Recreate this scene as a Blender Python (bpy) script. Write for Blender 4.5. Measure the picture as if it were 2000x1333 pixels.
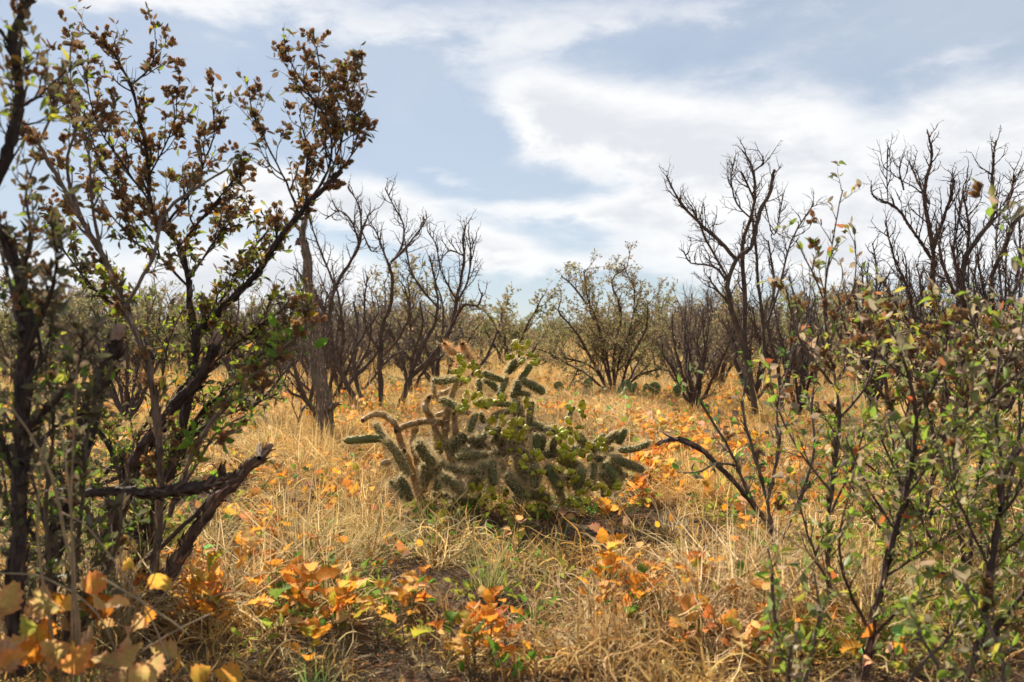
import bpy, math, random
import numpy as np
from mathutils import Vector, Matrix, Euler, noise as mnoise

for o in list(bpy.data.objects):
    bpy.data.objects.remove(o)
scene = bpy.context.scene
COL = scene.collection
R = random.Random(7)
NR = np.random.RandomState(7)
rad = math.radians

# ------------------------------------------------------------------ camera
H = 0.9
F = 1944.0          # focal length in photograph pixels (2000 wide)
CX, CY = 1000.0, 666.5
cam_data = bpy.data.cameras.new('camera')
cam_data.lens = 35.0
cam_data.sensor_width = 36.0
cam_data.clip_start = 0.05
cam_data.clip_end = 5000
cam_data.dof.use_dof = True
cam_data.dof.focus_distance = 5.6
cam_data.dof.aperture_fstop = 4.5
cam = bpy.data.objects.new('camera', cam_data)
cam.location = (0, 0, H)
cam.rotation_euler = (rad(90), 0, 0)
COL.objects.link(cam)
scene.camera = cam

SUN_AZ = -24.0      # degrees, left of the view axis (+Y)
SUN_EL = 33.0
sd = bpy.data.lights.new('sun', 'SUN')
sd.energy = 5.0
sd.angle = rad(0.53)
sd.color = (1.0, 0.91, 0.76)
sun = bpy.data.objects.new('sun', sd)
az, el = rad(SUN_AZ), rad(SUN_EL)
sdir = Vector((math.sin(az) * math.cos(el), math.cos(az) * math.cos(el), math.sin(el)))
sun.rotation_euler = sdir.to_track_quat('Z', 'Y').to_euler()
sun.location = (0, 0, 20)
COL.objects.link(sun)

vs = scene.view_settings
vs.view_transform = 'Standard'
vs.look = 'None'
vs.exposure = 1.05
vs.gamma = 1.0
vs.use_curve_mapping = False
scene.render.engine = 'CYCLES'
scene.cycles.max_bounces = 8
scene.cycles.transmission_bounces = 4
scene.cycles.use_denoising = True

# ------------------------------------------------------------------ world: sky with procedural clouds
world = bpy.data.worlds.new('World')
scene.world = world
world.use_nodes = True
wt = world.node_tree
wt.nodes.clear()

class NT:
    """small helper to wire nodes"""
    def __init__(s, nt):
        s.nt = nt
    def n(s, t, **kw):
        nd = s.nt.nodes.new(t)
        for k, v in kw.items():
            setattr(nd, k, v)
        return nd
    def put(s, sock, v):
        if hasattr(v, 'is_output'):
            s.nt.links.new(v, sock)
        else:
            sock.default_value = v
    def m(s, op, a, b=None, c=None, clamp=False):
        nd = s.n('ShaderNodeMath', operation=op, use_clamp=clamp)
        s.put(nd.inputs[0], a)
        if b is not None: s.put(nd.inputs[1], b)
        if c is not None: s.put(nd.inputs[2], c)
        return nd.outputs[0]
    def mix(s, f, a, b, mode='MIX'):
        nd = s.n('ShaderNodeMix', data_type='RGBA', blend_type=mode)
        s.put(nd.inputs[0], f); s.put(nd.inputs[6], a); s.put(nd.inputs[7], b)
        return nd.outputs[2]
    def ramp(s, f, lo, hi, a=0.0, b=1.0):
        nd = s.n('ShaderNodeMapRange', interpolation_type='SMOOTHSTEP')
        s.put(nd.inputs[0], f)
        nd.inputs[1].default_value = lo; nd.inputs[2].default_value = hi
        nd.inputs[3].default_value = a; nd.inputs[4].default_value = b
        return nd.outputs[0]
    def noise(s, vec, scale, detail=6, rough=0.55, dist=0.0):
        nd = s.n('ShaderNodeTexNoise')
        s.put(nd.inputs['Vector'], vec)
        nd.inputs['Scale'].default_value = scale
        nd.inputs['Detail'].default_value = detail
        nd.inputs['Roughness'].default_value = rough
        nd.inputs['Distortion'].default_value = dist
        return nd.outputs[0]

W = NT(wt)
tc = W.n('ShaderNodeTexCoord')
sep = W.n('ShaderNodeSeparateXYZ')
wt.links.new(tc.outputs['Generated'], sep.inputs[0])
dx, dy, dz = sep.outputs
sky = W.n('ShaderNodeTexSky', sky_type='NISHITA')
sky.sun_disc = False
sky.sun_elevation = el
sky.sun_rotation = az
sky.altitude = 1300
sky.air_density = 1.0
sky.dust_density = 0.4
sky.ozone_density = 1.5
azn = W.m('ARCTAN2', dx, dy)                       # 0 straight ahead, + to the right
eln = W.m('ARCSINE', W.m('MINIMUM', W.m('MAXIMUM', dz, -1.0), 1.0))
cmb = W.n('ShaderNodeCombineXYZ')
wt.links.new(azn, cmb.inputs[0])
wt.links.new(W.m('MULTIPLY', eln, 2.4), cmb.inputs[1])
n1 = W.noise(cmb.outputs[0], 3.2, 9, 0.58, 0.6)
n2 = W.noise(cmb.outputs[0], 11.0, 8, 0.6, 0.3)
nz1 = W.m('SUBTRACT', n1, 0.5)
nz2 = W.m('SUBTRACT', n2, 0.5)
def blob(px, py, sx, sy, rot, amp):
    """cloud bank: centre and half sizes given in photograph pixels, turned into angles"""
    a0 = math.atan((px - CX) / F); e0 = math.atan((CY - py) / F)
    wx, wy = sx / F, sy / F
    c, s_ = math.cos(rad(rot)), math.sin(rad(rot))
    ux = W.m('ADD', W.m('SUBTRACT', azn, a0), W.m('MULTIPLY', nz1, 0.10))
    uy = W.m('ADD', W.m('SUBTRACT', eln, e0), W.m('MULTIPLY', nz2, 0.05))
    p = W.m('ADD', W.m('MULTIPLY', ux, c / wx), W.m('MULTIPLY', uy, s_ / wx))
    q = W.m('ADD', W.m('MULTIPLY', ux, -s_ / wy), W.m('MULTIPLY', uy, c / wy))
    d2 = W.m('ADD', W.m('MULTIPLY', p, p), W.m('MULTIPLY', q, q))
    return W.m('MULTIPLY', W.m('EXPONENT', W.m('MULTIPLY', d2, -1.0)), amp)
banks = [
    # bright cumulus sheet right of centre, its left edge steep
    (1060, 200, 115, 66, -20, 1.1), (1090, 270, 85, 50, -25, 0.8), (1240, 270, 140, 85, -20, 1.0), (1400, 290, 160, 100, -16, 0.9), (1550, 250, 110, 75, 0, 0.8),
    (1400, 370, 180, 60, -28, 0.6), (1850, 300, 170, 85, 12, 0.85), (1960, 400, 230, 150, 0, 1.0),
    (1650, 480, 260, 120, 0, 0.85), (1330, 480, 210, 60, -8, 0.8), (1030, 410, 170, 20, -3, 0.7), (1220, 400, 90, 26, 10, 0.55),
    # low banks left and centre
    (710, 405, 140, 52, -6, 1.3), (500, 385, 100, 55, 0, 1.1), (960, 485, 110, 42, -12, 1.2),
    (560, 545, 190, 60, 0, 1.2), (250, 580, 300, 80, 0, 1.2), (1130, 520, 110, 22, 0, 0.6), (870, 345, 70, 10, -10, 0.35),
    # thin veil across the top
    (500, 25, 500, 50, -3, 0.6), (1200, 40, 420, 45, 3, 0.5), (1480, 130, 200, 30, 8, 0.2), (200, 20, 200, 60, 0, .4),
    (430, 190, 90, 14, -3, 0.35), (1850, 165, 120, 16, 12, 0.3),
]
tot = None
for b in banks:
    v = blob(*b)
    tot = v if tot is None else W.m('ADD', tot, v)
# the same broken cover goes on outside the frame
side = W.ramp(W.m('ABSOLUTE', azn), 0.55, 0.9)
high = W.ramp(eln, 0.38, 0.6)
out = W.m('MAXIMUM', side, high)
tot = W.m('ADD', tot, W.m('MULTIPLY', out, W.m('MULTIPLY_ADD', n1, 1.8, -0.62)))
n3 = W.noise(cmb.outputs[0], 34.0, 6, 0.6, 0.4)
nz3 = W.m('SUBTRACT', n3, 0.5)
dens = W.m('ADD', tot, W.m('MULTIPLY', nz1, 0.9))
dens = W.m('ADD', dens, W.m('MULTIPLY', nz2, 0.9))
dens = W.m('ADD', dens, W.m('MULTIPLY', nz3, 0.35))
mask = W.ramp(dens, 0.14, 0.92)
# cloud tone: thicker parts slightly greyer
thick = W.ramp(W.m('ADD', dens, W.m('MULTIPLY', nz2, 2.6)), 0.6, 1.7)
cloudc = W.mix(thick, (10.0, 10.0, 10.0, 1), (7.8, 8.0, 8.4, 1))
base = W.mix(1.0, sky.outputs[0], (0.70, 0.77, 0.82, 1), 'MULTIPLY')
veil = W.m('MULTIPLY_ADD', n1, 0.7, 0.28)
base = W.mix(veil, base, (6.6, 7.2, 8.1, 1))
skyc = W.mix(W.m('MULTIPLY', mask, 0.94), base, cloudc)
bg = W.n('ShaderNodeBackground')
wt.links.new(skyc, bg.inputs[0])
bg.inputs[1].default_value = 0.050
wo = W.n('ShaderNodeOutputWorld')
wt.links.new(bg.outputs[0], wo.inputs[0])

# ------------------------------------------------------------------ materials
def new_mat(name):
    m = bpy.data.materials.new(name)
    m.use_nodes = True
    m.node_tree.nodes.clear()
    return m, NT(m.node_tree)

def thin_mat(name, trans=0.45, gloss=0.06, rough=0.45, instancer=False, varia=0.25, nscale=60.0, fres=0.12):
    """leaf or blade: diffuse + translucent + a little sheen; colour = vertex colour x object colour"""
    m, N = new_mat(name)
    at = N.n('ShaderNodeAttribute', attribute_name='Col')
    col = at.outputs['Color']
    if instancer:
        ti = N.n('ShaderNodeAttribute', attribute_name='tint', attribute_type='INSTANCER')
        col = N.mix(1.0, col, ti.outputs['Color'], 'MULTIPLY')
    else:
        oi = N.n('ShaderNodeObjectInfo')
        col = N.mix(1.0, col, oi.outputs['Color'], 'MULTIPLY')
    g = N.n('ShaderNodeNewGeometry')
    nz = N.noise(g.outputs['Position'], nscale, 3, 0.6)
    k = N.m('MULTIPLY_ADD', nz, varia * 2, 1.0 - varia)
    cc = N.n('ShaderNodeCombineColor')
    for i in range(3): N.put(cc.inputs[i], k)
    col = N.mix(1.0, col, cc.outputs[0], 'MULTIPLY')
    d = N.n('ShaderNodeBsdfDiffuse'); N.put(d.inputs[0], col)
    t = N.n('ShaderNodeBsdfTranslucent'); N.put(t.inputs[0], col)
    ms = N.n('ShaderNodeMixShader'); ms.inputs[0].default_value = trans
    N.nt.links.new(d.outputs[0], ms.inputs[1]); N.nt.links.new(t.outputs[0], ms.inputs[2])
    gl = N.n('ShaderNodeBsdfGlossy'); gl.inputs['Roughness'].default_value = rough
    gl.inputs[0].default_value = (0.9, 0.9, 0.9, 1)
    lw = N.n('ShaderNodeLayerWeight'); lw.inputs[0].default_value = 0.35
    fac = N.m('MULTIPLY_ADD', lw.outputs['Fresnel'], fres, gloss)
    m2 = N.n('ShaderNodeMixShader'); N.put(m2.inputs[0], fac)
    N.nt.links.new(ms.outputs[0], m2.inputs[1]); N.nt.links.new(gl.outputs[0], m2.inputs[2])
    o = N.n('ShaderNodeOutputMaterial'); N.nt.links.new(m2.outputs[0], o.inputs[0])
    return m

def bark_mat(name, rough=0.85, bump=0.6, scale=(60, 60, 14), spec=0.3):
    m, N = new_mat(name)
    at = N.n('ShaderNodeAttribute', attribute_name='Col')
    g = N.n('ShaderNodeNewGeometry')
    mp = N.n('ShaderNodeMapping'); mp.inputs['Scale'].default_value = scale
    N.nt.links.new(g.outputs['Position'], mp.inputs[0])
    nz = N.noise(mp.outputs[0], 1.0, 7, 0.72)
    nl = N.noise(g.outputs['Position'], 9.0, 3, 0.6)
    k = N.m('MULTIPLY', N.m('MULTIPLY_ADD', nz, 2.4, -0.2, clamp=False), N.m('MULTIPLY_ADD', nl, 1.6, 0.2))
    cc = N.n('ShaderNodeCombineColor')
    for i in range(3): N.put(cc.inputs[i], k)
    col = N.mix(1.0, at.outputs['Color'], cc.outputs[0], 'MULTIPLY')
    bm = N.n('ShaderNodeBump'); bm.inputs['Strength'].default_value = bump; bm.inputs['Distance'].default_value = 0.012
    N.put(bm.inputs['Height'], nz)
    p = N.n('ShaderNodeBsdfPrincipled')
    N.put(p.inputs['Base Color'], col)
    p.inputs['Roughness'].default_value = rough
    p.inputs['Specular IOR Level'].default_value = spec
    N.nt.links.new(bm.outputs[0], p.inputs['Normal'])
    o = N.n('ShaderNodeOutputMaterial'); N.nt.links.new(p.outputs[0], o.inputs[0])
    return m

M_LEAF = thin_mat('leaf', 0.5, 0.004, 0.6, fres=0.04)
M_GLEAF = thin_mat('ground_leaf', 0.55, 0.0, 0.6, nscale=90, varia=0.35, fres=0.05)
M_SEED = thin_mat('seed_bract', 0.45, 0.03, 0.6)
M_GRASS = thin_mat('dry_grass', 0.42, 0.0, 0.55, instancer=True, varia=0.1, fres=0.02)
M_GRASS2 = thin_mat('grass_blade', 0.42, 0.0, 0.55, fres=0.03)
M_LITTER = thin_mat('litter', 0.5, 0.0, 0.6, instancer=True, fres=0.03)
M_FAR = thin_mat('far_foliage', 0.4, 0.0, 0.5, instancer=False, fres=0.04)
M_BARK = bark_mat('bark')
M_CHOLLA = bark_mat('cactus_skin', 0.6, 0.35, (120, 120, 120), 0.15)
M_SPINE = thin_mat('spine', 0.5, 0.03, 0.5, varia=0.1, fres=0.05)

# ------------------------------------------------------------------ geometry helpers
def P(x, y, d):
    """point seen at photograph pixel (x, y), d metres away"""
    return Vector(((x - CX) / F * d, d, H - (y - CY) / F * d))

def gz(x, y):
    v = 0.035 * mnoise.noise(Vector((x * 0.7, y * 0.7, 3.1))) + 0.018 * mnoise.noise(Vector((x * 2.6, y * 2.6, 1.7)))
    if y > 8: v *= max(0.3, 1 - (y - 8) / 40)
    return v

def to_px(x, y, z=0.0):
    return CX + x / y * F, CY + (H - z) / y * F

class MB:
    def __init__(s):
        s.t = {}        # (npoints, sides) -> list of (pts, radii, colour, mat)
        s.V = []; s.Fq = []; s.Ft = []; s.C = []; s.mq = []; s.mt = []; s.n = 0
    def tube(s, pts, rr, col, sides=5, mat=0):
        s.t.setdefault((len(pts), sides), []).append((pts, rr, col, mat))
    def raw(s, V, F4, F3, C, mat=0):
        V = np.asarray(V, float)
        if len(F4): s.Fq.append(np.asarray(F4) + s.n); s.mq.append(np.full(len(F4), mat))
        if len(F3): s.Ft.append(np.asarray(F3) + s.n); s.mt.append(np.full(len(F3), mat))
        C = np.asarray(C, float)
        if C.ndim == 1: C = np.tile(C, (len(V), 1))
        s.V.append(V); s.C.append(C); s.n += len(V)
    def empty(s):
        return s.n == 0 and not s.t
    def _flush(s):
        for (n, k), L in s.t.items():
            T = len(L)
            pts = np.array([[tuple(p) for p in a[0]] for a in L], float)       # T,n,3
            rr = np.array([a[1] for a in L], float)
            col = np.array([a[2][:3] for a in L], float)
            mats = np.array([a[3] for a in L])
            tan = np.empty_like(pts)
            tan[:, 1:-1] = pts[:, 2:] - pts[:, :-2]
            tan[:, 0] = pts[:, 1] - pts[:, 0]
            tan[:, -1] = pts[:, -1] - pts[:, -2]
            tan /= np.linalg.norm(tan, axis=2, keepdims=True) + 1e-9
            tot = pts[:, -1] - pts[:, 0]
            ref = np.cross(tot, NR.normal(size=(T, 3)))
            ref /= np.linalg.norm(ref, axis=1, keepdims=True) + 1e-9
            ref = np.repeat(ref[:, None, :], n, 1)
            a = ref - (ref * tan).sum(2, keepdims=True) * tan
            a /= np.linalg.norm(a, axis=2, keepdims=True) + 1e-9
            b = np.cross(tan, a)
            ang = np.arange(k) / k * 2 * math.pi
            ring = (a[:, :, None, :] * np.cos(ang)[None, None, :, None] + b[:, :, None, :] * np.sin(ang)[None, None, :, None])
            wob = 1.0
            if k >= 6: wob = 1 + NR.uniform(-0.2, 0.2, size=(T, 1, k, 1)) * 0.8 + NR.uniform(-0.16, 0.16, size=(T, n, k, 1))
            V = pts[:, :, None, :] + ring * rr[:, :, None, None] * wob          # T,n,k,3
            V = V.reshape(-1, 3)
            i = np.arange(n - 1)[:, None] * k; j = np.arange(k)[None, :]; j2 = (j + 1) % k
            f = np.stack([i + j, i + j2, i + k + j2, i + k + j], -1).reshape(-1, 4)
            Fq = (f[None] + (np.arange(T) * n * k)[:, None, None]).reshape(-1, 4)
            Cc = np.repeat(col[:, None, :], n * k, 1).reshape(-1, 3)
            s.Fq.append(Fq + s.n); s.mq.append(np.repeat(mats, len(f)))
            # end cap
            e = (n - 1) * k + np.arange(k)
            if k == 3:
                s.Ft.append((e[None] + (np.arange(T) * n * k)[:, None]) + s.n); s.mt.append(mats)
            else:
                # cap with a centre vertex
                cen = pts[:, -1] + tan[:, -1] * rr[:, -1:] * 0.4
                V = np.concatenate([V, cen]); Cc = np.concatenate([Cc, col])
                ci = T * n * k + np.arange(T)
                tri = np.stack([np.broadcast_to(e, (T, k)) + (np.arange(T) * n * k)[:, None],
                                np.broadcast_to(np.roll(e, -1), (T, k)) + (np.arange(T) * n * k)[:, None],
                                np.repeat(ci[:, None], k, 1)], -1).reshape(-1, 3)
                s.Ft.append(tri + s.n); s.mt.append(np.repeat(mats, k))
            s.V.append(V); s.C.append(Cc); s.n += len(V)
        s.t = {}
    def mesh(s, name, mats, smooth=True, extra=None):
        s._flush()
        me = bpy.data.meshes.new(name)
        V = np.concatenate(s.V) if s.V else np.zeros((0, 3))
        C = np.concatenate(s.C) if s.C else np.zeros((0, 3))
        q = np.concatenate(s.Fq) if s.Fq else np.zeros((0, 4), int)
        t = np.concatenate(s.Ft) if s.Ft else np.zeros((0, 3), int)
        me.vertices.add(len(V)); me.vertices.foreach_set('co', V.astype(np.float32).ravel())
        nl = len(q) * 4 + len(t) * 3
        me.loops.add(nl); me.loops.foreach_set('vertex_index', np.concatenate([q.ravel(), t.ravel()]).astype(np.int32))
        me.polygons.add(len(q) + len(t))
        st = np.concatenate([np.arange(len(q)) * 4, len(q) * 4 + np.arange(len(t)) * 3]).astype(np.int32)
        me.polygons.foreach_set('loop_start', st)
        mi = np.concatenate(([np.concatenate(s.mq)] if s.mq else []) + ([np.concatenate(s.mt)] if s.mt else []) + [np.zeros(0, int)]).astype(np.int32)
        me.polygons.foreach_set('material_index', mi)
        me.polygons.foreach_set('use_smooth', np.full(len(st), smooth))
        me.update(calc_edges=True)
        ca = me.attributes.new('Col', 'FLOAT_COLOR', 'POINT')
        ca.data.foreach_set('color', np.concatenate([C, np.ones((len(C), 1))], 1).astype(np.float32).ravel())
        for mm in mats: me.materials.append(mm)
        return me
    def build(s, name, mats, parent=None, kind=None, smooth=True, color=None):
        if not isinstance(mats, (list, tuple)): mats = [mats]
        return put(name, s.mesh(name, mats, smooth), parent, kind, color)

def put(name, me, parent=None, kind=None, color=None, mw=None):
    o = bpy.data.objects.new(name, me)
    COL.objects.link(o)
    if parent is not None: o.parent = parent
    if kind: o['kind'] = kind
    if color: o.color = (*color[:3], 1)
    if mw is not None: o.matrix_local = mw
    return o

def tag(o, label=None, cat=None, group=None, kind=None):
    if label: o['label'] = label
    if cat: o['category'] = cat
    if group: o['group'] = group
    if kind: o['kind'] = kind
    return o

def empty(name, loc=(0, 0, 0), rz=0.0):
    o = bpy.data.objects.new(name, None)
    o.empty_display_size = 0.1
    o.location = loc; o.rotation_euler = (0, 0, rz)
    COL.objects.link(o)
    return o

def vary(c, k=0.15, r=R):
    f = 1 + r.uniform(-k, k)
    return tuple(max(0, v * f * (1 + r.uniform(-k, k) * 0.35)) for v in c[:3])

def pick(pal, r=R):
    """pal: list of (weight, colour)"""
    t = r.uniform(0, sum(w for w, _ in pal))
    for w, c in pal:
        t -= w
        if t <= 0: return vary(c, 0.2, r)
    return pal[-1][1]

def rvec(r=R):
    while True:
        v = Vector((r.uniform(-1, 1), r.uniform(-1, 1), r.uniform(-1, 1)))
        if 0.05 < v.length < 1: return v.normalized()

# ---- leaf meshes (unit length along +Y, lying in XY, normal +Z)
def leaf_shape(prof, fold=0.18, bend=0.25, twist=0.0, vein=0.8, edge=(0.9, 0.85, 0.8)):
    """prof: list of (t, halfwidth)"""
    V = []; C = []; F4 = []; F3 = []
    n = len(prof)
    for i, (t, w) in enumerate(prof):
        z = -bend * t * t
        tw = twist * t
        for sx in (-1, 0, 1):
            x = sx * w
            zz = z + abs(sx) * w * fold * 2
            V.append((x * math.cos(tw) - 0 * zz, t, zz + x * math.sin(tw)))
            C.append((1, 1, 1) if sx == 0 else edge)
    for i in range(n - 1):
        a = i * 3
        F4 += [(a, a + 1, a + 4, a + 3), (a + 1, a + 2, a + 5, a + 4)]
    return np.array(V), np.array(F4), np.zeros((0, 3), int), np.array(C)

def mk_leaf(name, mat, *a, **k):
    V, f4, f3, C = leaf_shape(*a, **k)
    b = MB(); b.raw(V, f4, f3, C)
    me = b.mesh(name, [mat])
    return (V, f4, f3, C, me)

LP = [(0, 0.012), (0.16, 0.03), (0.34, 0.2), (0.6, 0.24), (0.84, 0.14), (1.0, 0.005)]
LN = [(0, 0.01), (0.15, 0.03), (0.35, 0.13), (0.6, 0.155), (0.84, 0.09), (1.0, 0.004)]
LEAVES = [mk_leaf('leaf', M_LEAF, LP, 0.12, 0.25), mk_leaf('leaf', M_LEAF, LP, 0.35, -0.2, 0.5),
          mk_leaf('leaf', M_LEAF, LN, 0.3, 0.45, -0.6), mk_leaf('leaf', M_LEAF, LP, 0.5, 0.6, 0.9),
          mk_leaf('leaf', M_LEAF, LN, 0.1, 0.1, 0.3)]

def toothed_leaf(seed, lobes=5, curl=0.5):
    """broad holly-like leaf with toothed, crinkled edge"""
    r = random.Random(seed)
    V = [(0, 0, 0)]; C = [(0.55, 0.95, 0.35)]; F3 = []
    side = []
    n = lobes * 2 + 1
    for s_ in (-1, 1):
        row = []
        for i in range(n + 1):
            t = i / n
            w = 0.40 * math.sin(math.pi * min(1, (t * 0.92 + 0.04)) ** 0.8) ** 0.75 + 0.02
            tooth = 1.0 + (0.14 if i % 2 else -0.12) + r.uniform(-0.06, 0.06)
            x = s_ * w * tooth
            y = t * 1.0 + (0.05 if i % 2 else -0.02)
            z = curl * (x * x) * 1.6 + r.uniform(-0.05, 0.05) - 0.3 * curl * t * t + (0.015 if i % 2 else 0)
            row.append((x, y, z))
        side.append(row)
    mid = [(0, i / n, -0.3 * curl * (i / n) ** 2) for i in range(n + 1)]
    V = mid[:]; C = [(0.8 + 0.1 * (i / n), 0.9 + .05 * i / n, 0.75) for i in range(n + 1)]
    o1 = len(V); V += side[0]; C += [(1.0, 0.88 - 0.2 * (i % 2), 0.8) for i in range(n + 1)]
    o2 = len(V); V += side[1]; C += [(1.0, 0.88 - 0.2 * (i % 2), 0.8) for i in range(n + 1)]
    F4 = []
    for i in range(n):
        F4.append((o1 + i, i, i + 1, o1 + i + 1))
        F4.append((i, o2 + i, o2 + i + 1, i + 1))
    V = np.array(V)
    return V, np.array(F4), np.zeros((0, 3), int), np.array(C)
GLEAVES = []
for k in range(6):
    V, f4, f3, C = toothed_leaf(k, 4 + k % 2, [0.25, 0.9, 0.5, 1.3, -0.5, 0.8][k])
    b = MB(); b.raw(V, f4, f3, C)
    GLEAVES.append((V, f4, f3, C, b.mesh('leaf', [M_GLEAF], smooth=True)))

def frame(pos, y, up, size):
    """matrix with local +Y along y, +Z near up"""
    y = y.normalized()
    x = y.cross(up)
    if x.length < 1e-3: x = y.cross(Vector((1, 0.3, 0.2)))
    x.normalize(); z = x.cross(y)
    m = Matrix(((x.x * size, y.x * size, z.x * size, pos.x), (x.y * size, y.y * size, z.y * size, pos.y),
                (x.z * size, y.z * size, z.z * size, pos.z), (0, 0, 0, 1)))
    return m

def add_mesh(b, tpl, M, col, mat=0):
    V, f4, f3, C = tpl[:4]
    A = np.array(M)
    VV = V @ A[:3, :3].T + A[:3, 3]
    b.raw(VV, f4, f3, C * np.array(col[:3]), mat)

def place_leaves(root, leaves, tpls, mat, limit=300, joined='foliage'):
    """leaves: list of (matrix, colour, template index). Largest in view become parts, the rest one mass"""
    org = Vector(root.location)
    def key(L):
        p = L[0].translation
        if p.y < 0.3: return 1e6
        x, y = to_px(p.x, p.y, p.z)
        sz = L[0].to_scale()[1] / p.y
        vis = 0 <= x <= 2000 and 0 <= y <= 1333
        return -sz + (0 if vis else 10)
    leaves.sort(key=key)
    inv = Matrix.Translation(-org)
    for M, c, k in leaves[:limit]:
        put('leaf', tpls[k][4], root, None, c, inv @ M)
    if len(leaves) > limit:
        b = MB()
        for M, c, k in leaves[limit:]:
            add_mesh(b, tpls[k], inv @ M, c)
        b.build(joined, mat, root, 'stuff')

# ---- seed heads: ovoid of papery bracts
def seed_head_tpl(seed):
    r = random.Random(seed)
    b = MB()
    rows = 4
    for i in range(rows):
        t = i / (rows - 1)
        rr = 0.32 * math.sin(math.pi * (0.2 + 0.68 * t))
        k = 6
        for j in range(k):
            a = (j + 0.5 * (i % 2)) / k * 6.283 + r.uniform(-.2, .2)
            c, s_ = math.cos(a), math.sin(a)
            y0 = 0.12 + 0.62 * t
            w = 0.19
            out_ = rr + 0.12
            V = [(c * rr * 0.6 - s_ * w, y0 - 0.12, s_ * rr * 0.6 + c * w), (c * rr * 0.6 + s_ * w, y0 - 0.12, s_ * rr * 0.6 - c * w),
                 (c * out_ * (1.1 - .3 * t), y0 + 0.24, s_ * out_ * (1.1 - .3 * t))]
            f = 0.7 + 0.5 * r.random()
            b.raw(V, [], [(0, 1, 2)], np.array([(f * .7, f * .65, f * .6), (f * .7, f * .65, f * .6), (f * 1.15, f * 1.1, f)]))
    V = np.concatenate(b.V); C = np.concatenate(b.C); F3 = np.concatenate(b.Ft)
    return V, np.zeros((0, 4), int), F3, C
SEEDH = [seed_head_tpl(i) for i in range(4)]

def flakes(mb, pts, rr, col, r, per_m=260):
    """lifted strips of bark along a limb"""
    for i in range(len(pts) - 1):
        a, b_ = pts[i], pts[i + 1]; t = b_ - a; L = t.length
        if L < 1e-5 or rr[i] < 0.006: continue
        t = t / L
        n = per_m * L * min(1.5, rr[i] / 0.02)
        for q in range(int(n) + (r.random() < n - int(n))):
            nrm = t.cross(rvec(r)).normalized(); sd_ = t.cross(nrm)
            p = a + t * r.uniform(0, L) + nrm * rr[i] * 0.98
            l = r.uniform(.012, .05); w = r.uniform(.002, .006)
            k = r.uniform(.0005, .006)
            c = vary(col, .3, r); f = r.choice((0.6, 1.3, 1.8, 2.6)); c = (c[0] * f, c[1] * f, c[2] * f)
            V = [p - sd_ * w, p + sd_ * w, p + t * l * .5 + sd_ * w * 1.1 + nrm * k, p + t * l * .5 - sd_ * w + nrm * k * 1.2, p + t * l + sd_ * w * .4 + nrm * k * 1.6, p + t * l - sd_ * w * .3 + nrm * k * 2]
            mb.raw([tuple(v) for v in V], [(0, 1, 2, 3), (3, 2, 4, 5)], [], c)

# ---- guided limbs ------------------------------------------------
def spline(pts, sub=3):
    """Catmull-Rom through list of tuples"""
    A = [np.array(p, float) for p in pts]
    A = [2 * A[0] - A[1]] + A + [2 * A[-1] - A[-2]]
    out = []
    for i in range(1, len(A) - 2):
        for k in range(sub):
            t = k / sub
            p0, p1, p2, p3 = A[i - 1], A[i], A[i + 1], A[i + 2]
            out.append(0.5 * ((2 * p1) + (-p0 + p2) * t + (2 * p0 - 5 * p1 + 4 * p2 - p3) * t * t + (-p0 + 3 * p1 - 3 * p2 + p3) * t ** 3))
    out.append(A[-2])
    return out

def limb3(pxs, d0, d1, r, rough=0.10, sub=3):
    """pixel polyline with radii -> 3d points and radii, depth running d0 -> d1"""
    s = spline(pxs, sub)
    n = len(s); pts = []; rr = []
    for i, (x, y, w) in enumerate(s):
        d = d0 + (d1 - d0) * i / (n - 1)
        j = w * 0.35
        pts.append(P(x + r.uniform(-j, j), y + r.uniform(-j, j), d))
        rr.append(max(0.25, w * (1 + r.uniform(-rough, rough))) / F * d)
    return pts, rr

def twig_path(p, d, L, n, wig, up, r):
    pts = [p.copy()]
    d = d.normalized(); st = L / (n - 1)
    for i in range(n - 1):
        d = (d + rvec(r) * wig + Vector((0, 0, up))).normalized()
        p = p + d * st
        pts.append(p.copy())
    return pts

def sprout(mb, tw, pts, rr, cfg, r, ends, level=0, t0=0.15):
    """side branches along a limb. cfg: list per level of dict(n per metre, len, wig, up, ang, col, rs)"""
    if level >= len(cfg): return
    c = cfg[level]
    seg = [(pts[i + 1] - pts[i]).length for i in range(len(pts) - 1)]
    tot = sum(seg)
    cnt = c['n'] * tot
    cnt = int(cnt) + (1 if r.random() < cnt - int(cnt) else 0)
    for k in range(cnt):
        t = t0 + (1 - t0) * ((k + r.random()) / max(cnt, 1))
        s_ = t * tot; i = 0
        while i < len(seg) - 1 and s_ > seg[i]:
            s_ -= seg[i]; i += 1
        p = pts[i].lerp(pts[i + 1], min(1, s_ / max(seg[i], 1e-6)))
        tan = (pts[i + 1] - pts[i]).normalized()
        side = tan.cross(rvec(r)).normalized()
        a = r.uniform(*c['ang'])
        d = tan * math.cos(a) + side * math.sin(a)
        L = c['len'] * r.uniform(0.45, 1.25) * (1.1 - 0.55 * t)
        n = c['seg']
        path = twig_path(p, d, L, n, c['wig'], c['up'], r)
        r0 = min(rr[i] * 0.75, c['r'] * r.uniform(0.7, 1.2))
        rads = []
        for q in range(n):
            f = 1 - q / (n - 1) * 0.72
            if c.get('knob') and q % 2: f *= 1.0 + c['knob'] * r.uniform(0.3, 1)
            rads.append(r0 * f)
        (mb if level == 0 and c.get('main') else tw).tube(path, rads, vary(c['col'], 0.2, r), c.get('k', 4))
        if c.get('ends', level == len(cfg) - 1): ends.append((path, rads))
        sprout(mb, tw, path, rads, cfg, r, ends, level + 1, 0.12)

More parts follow.
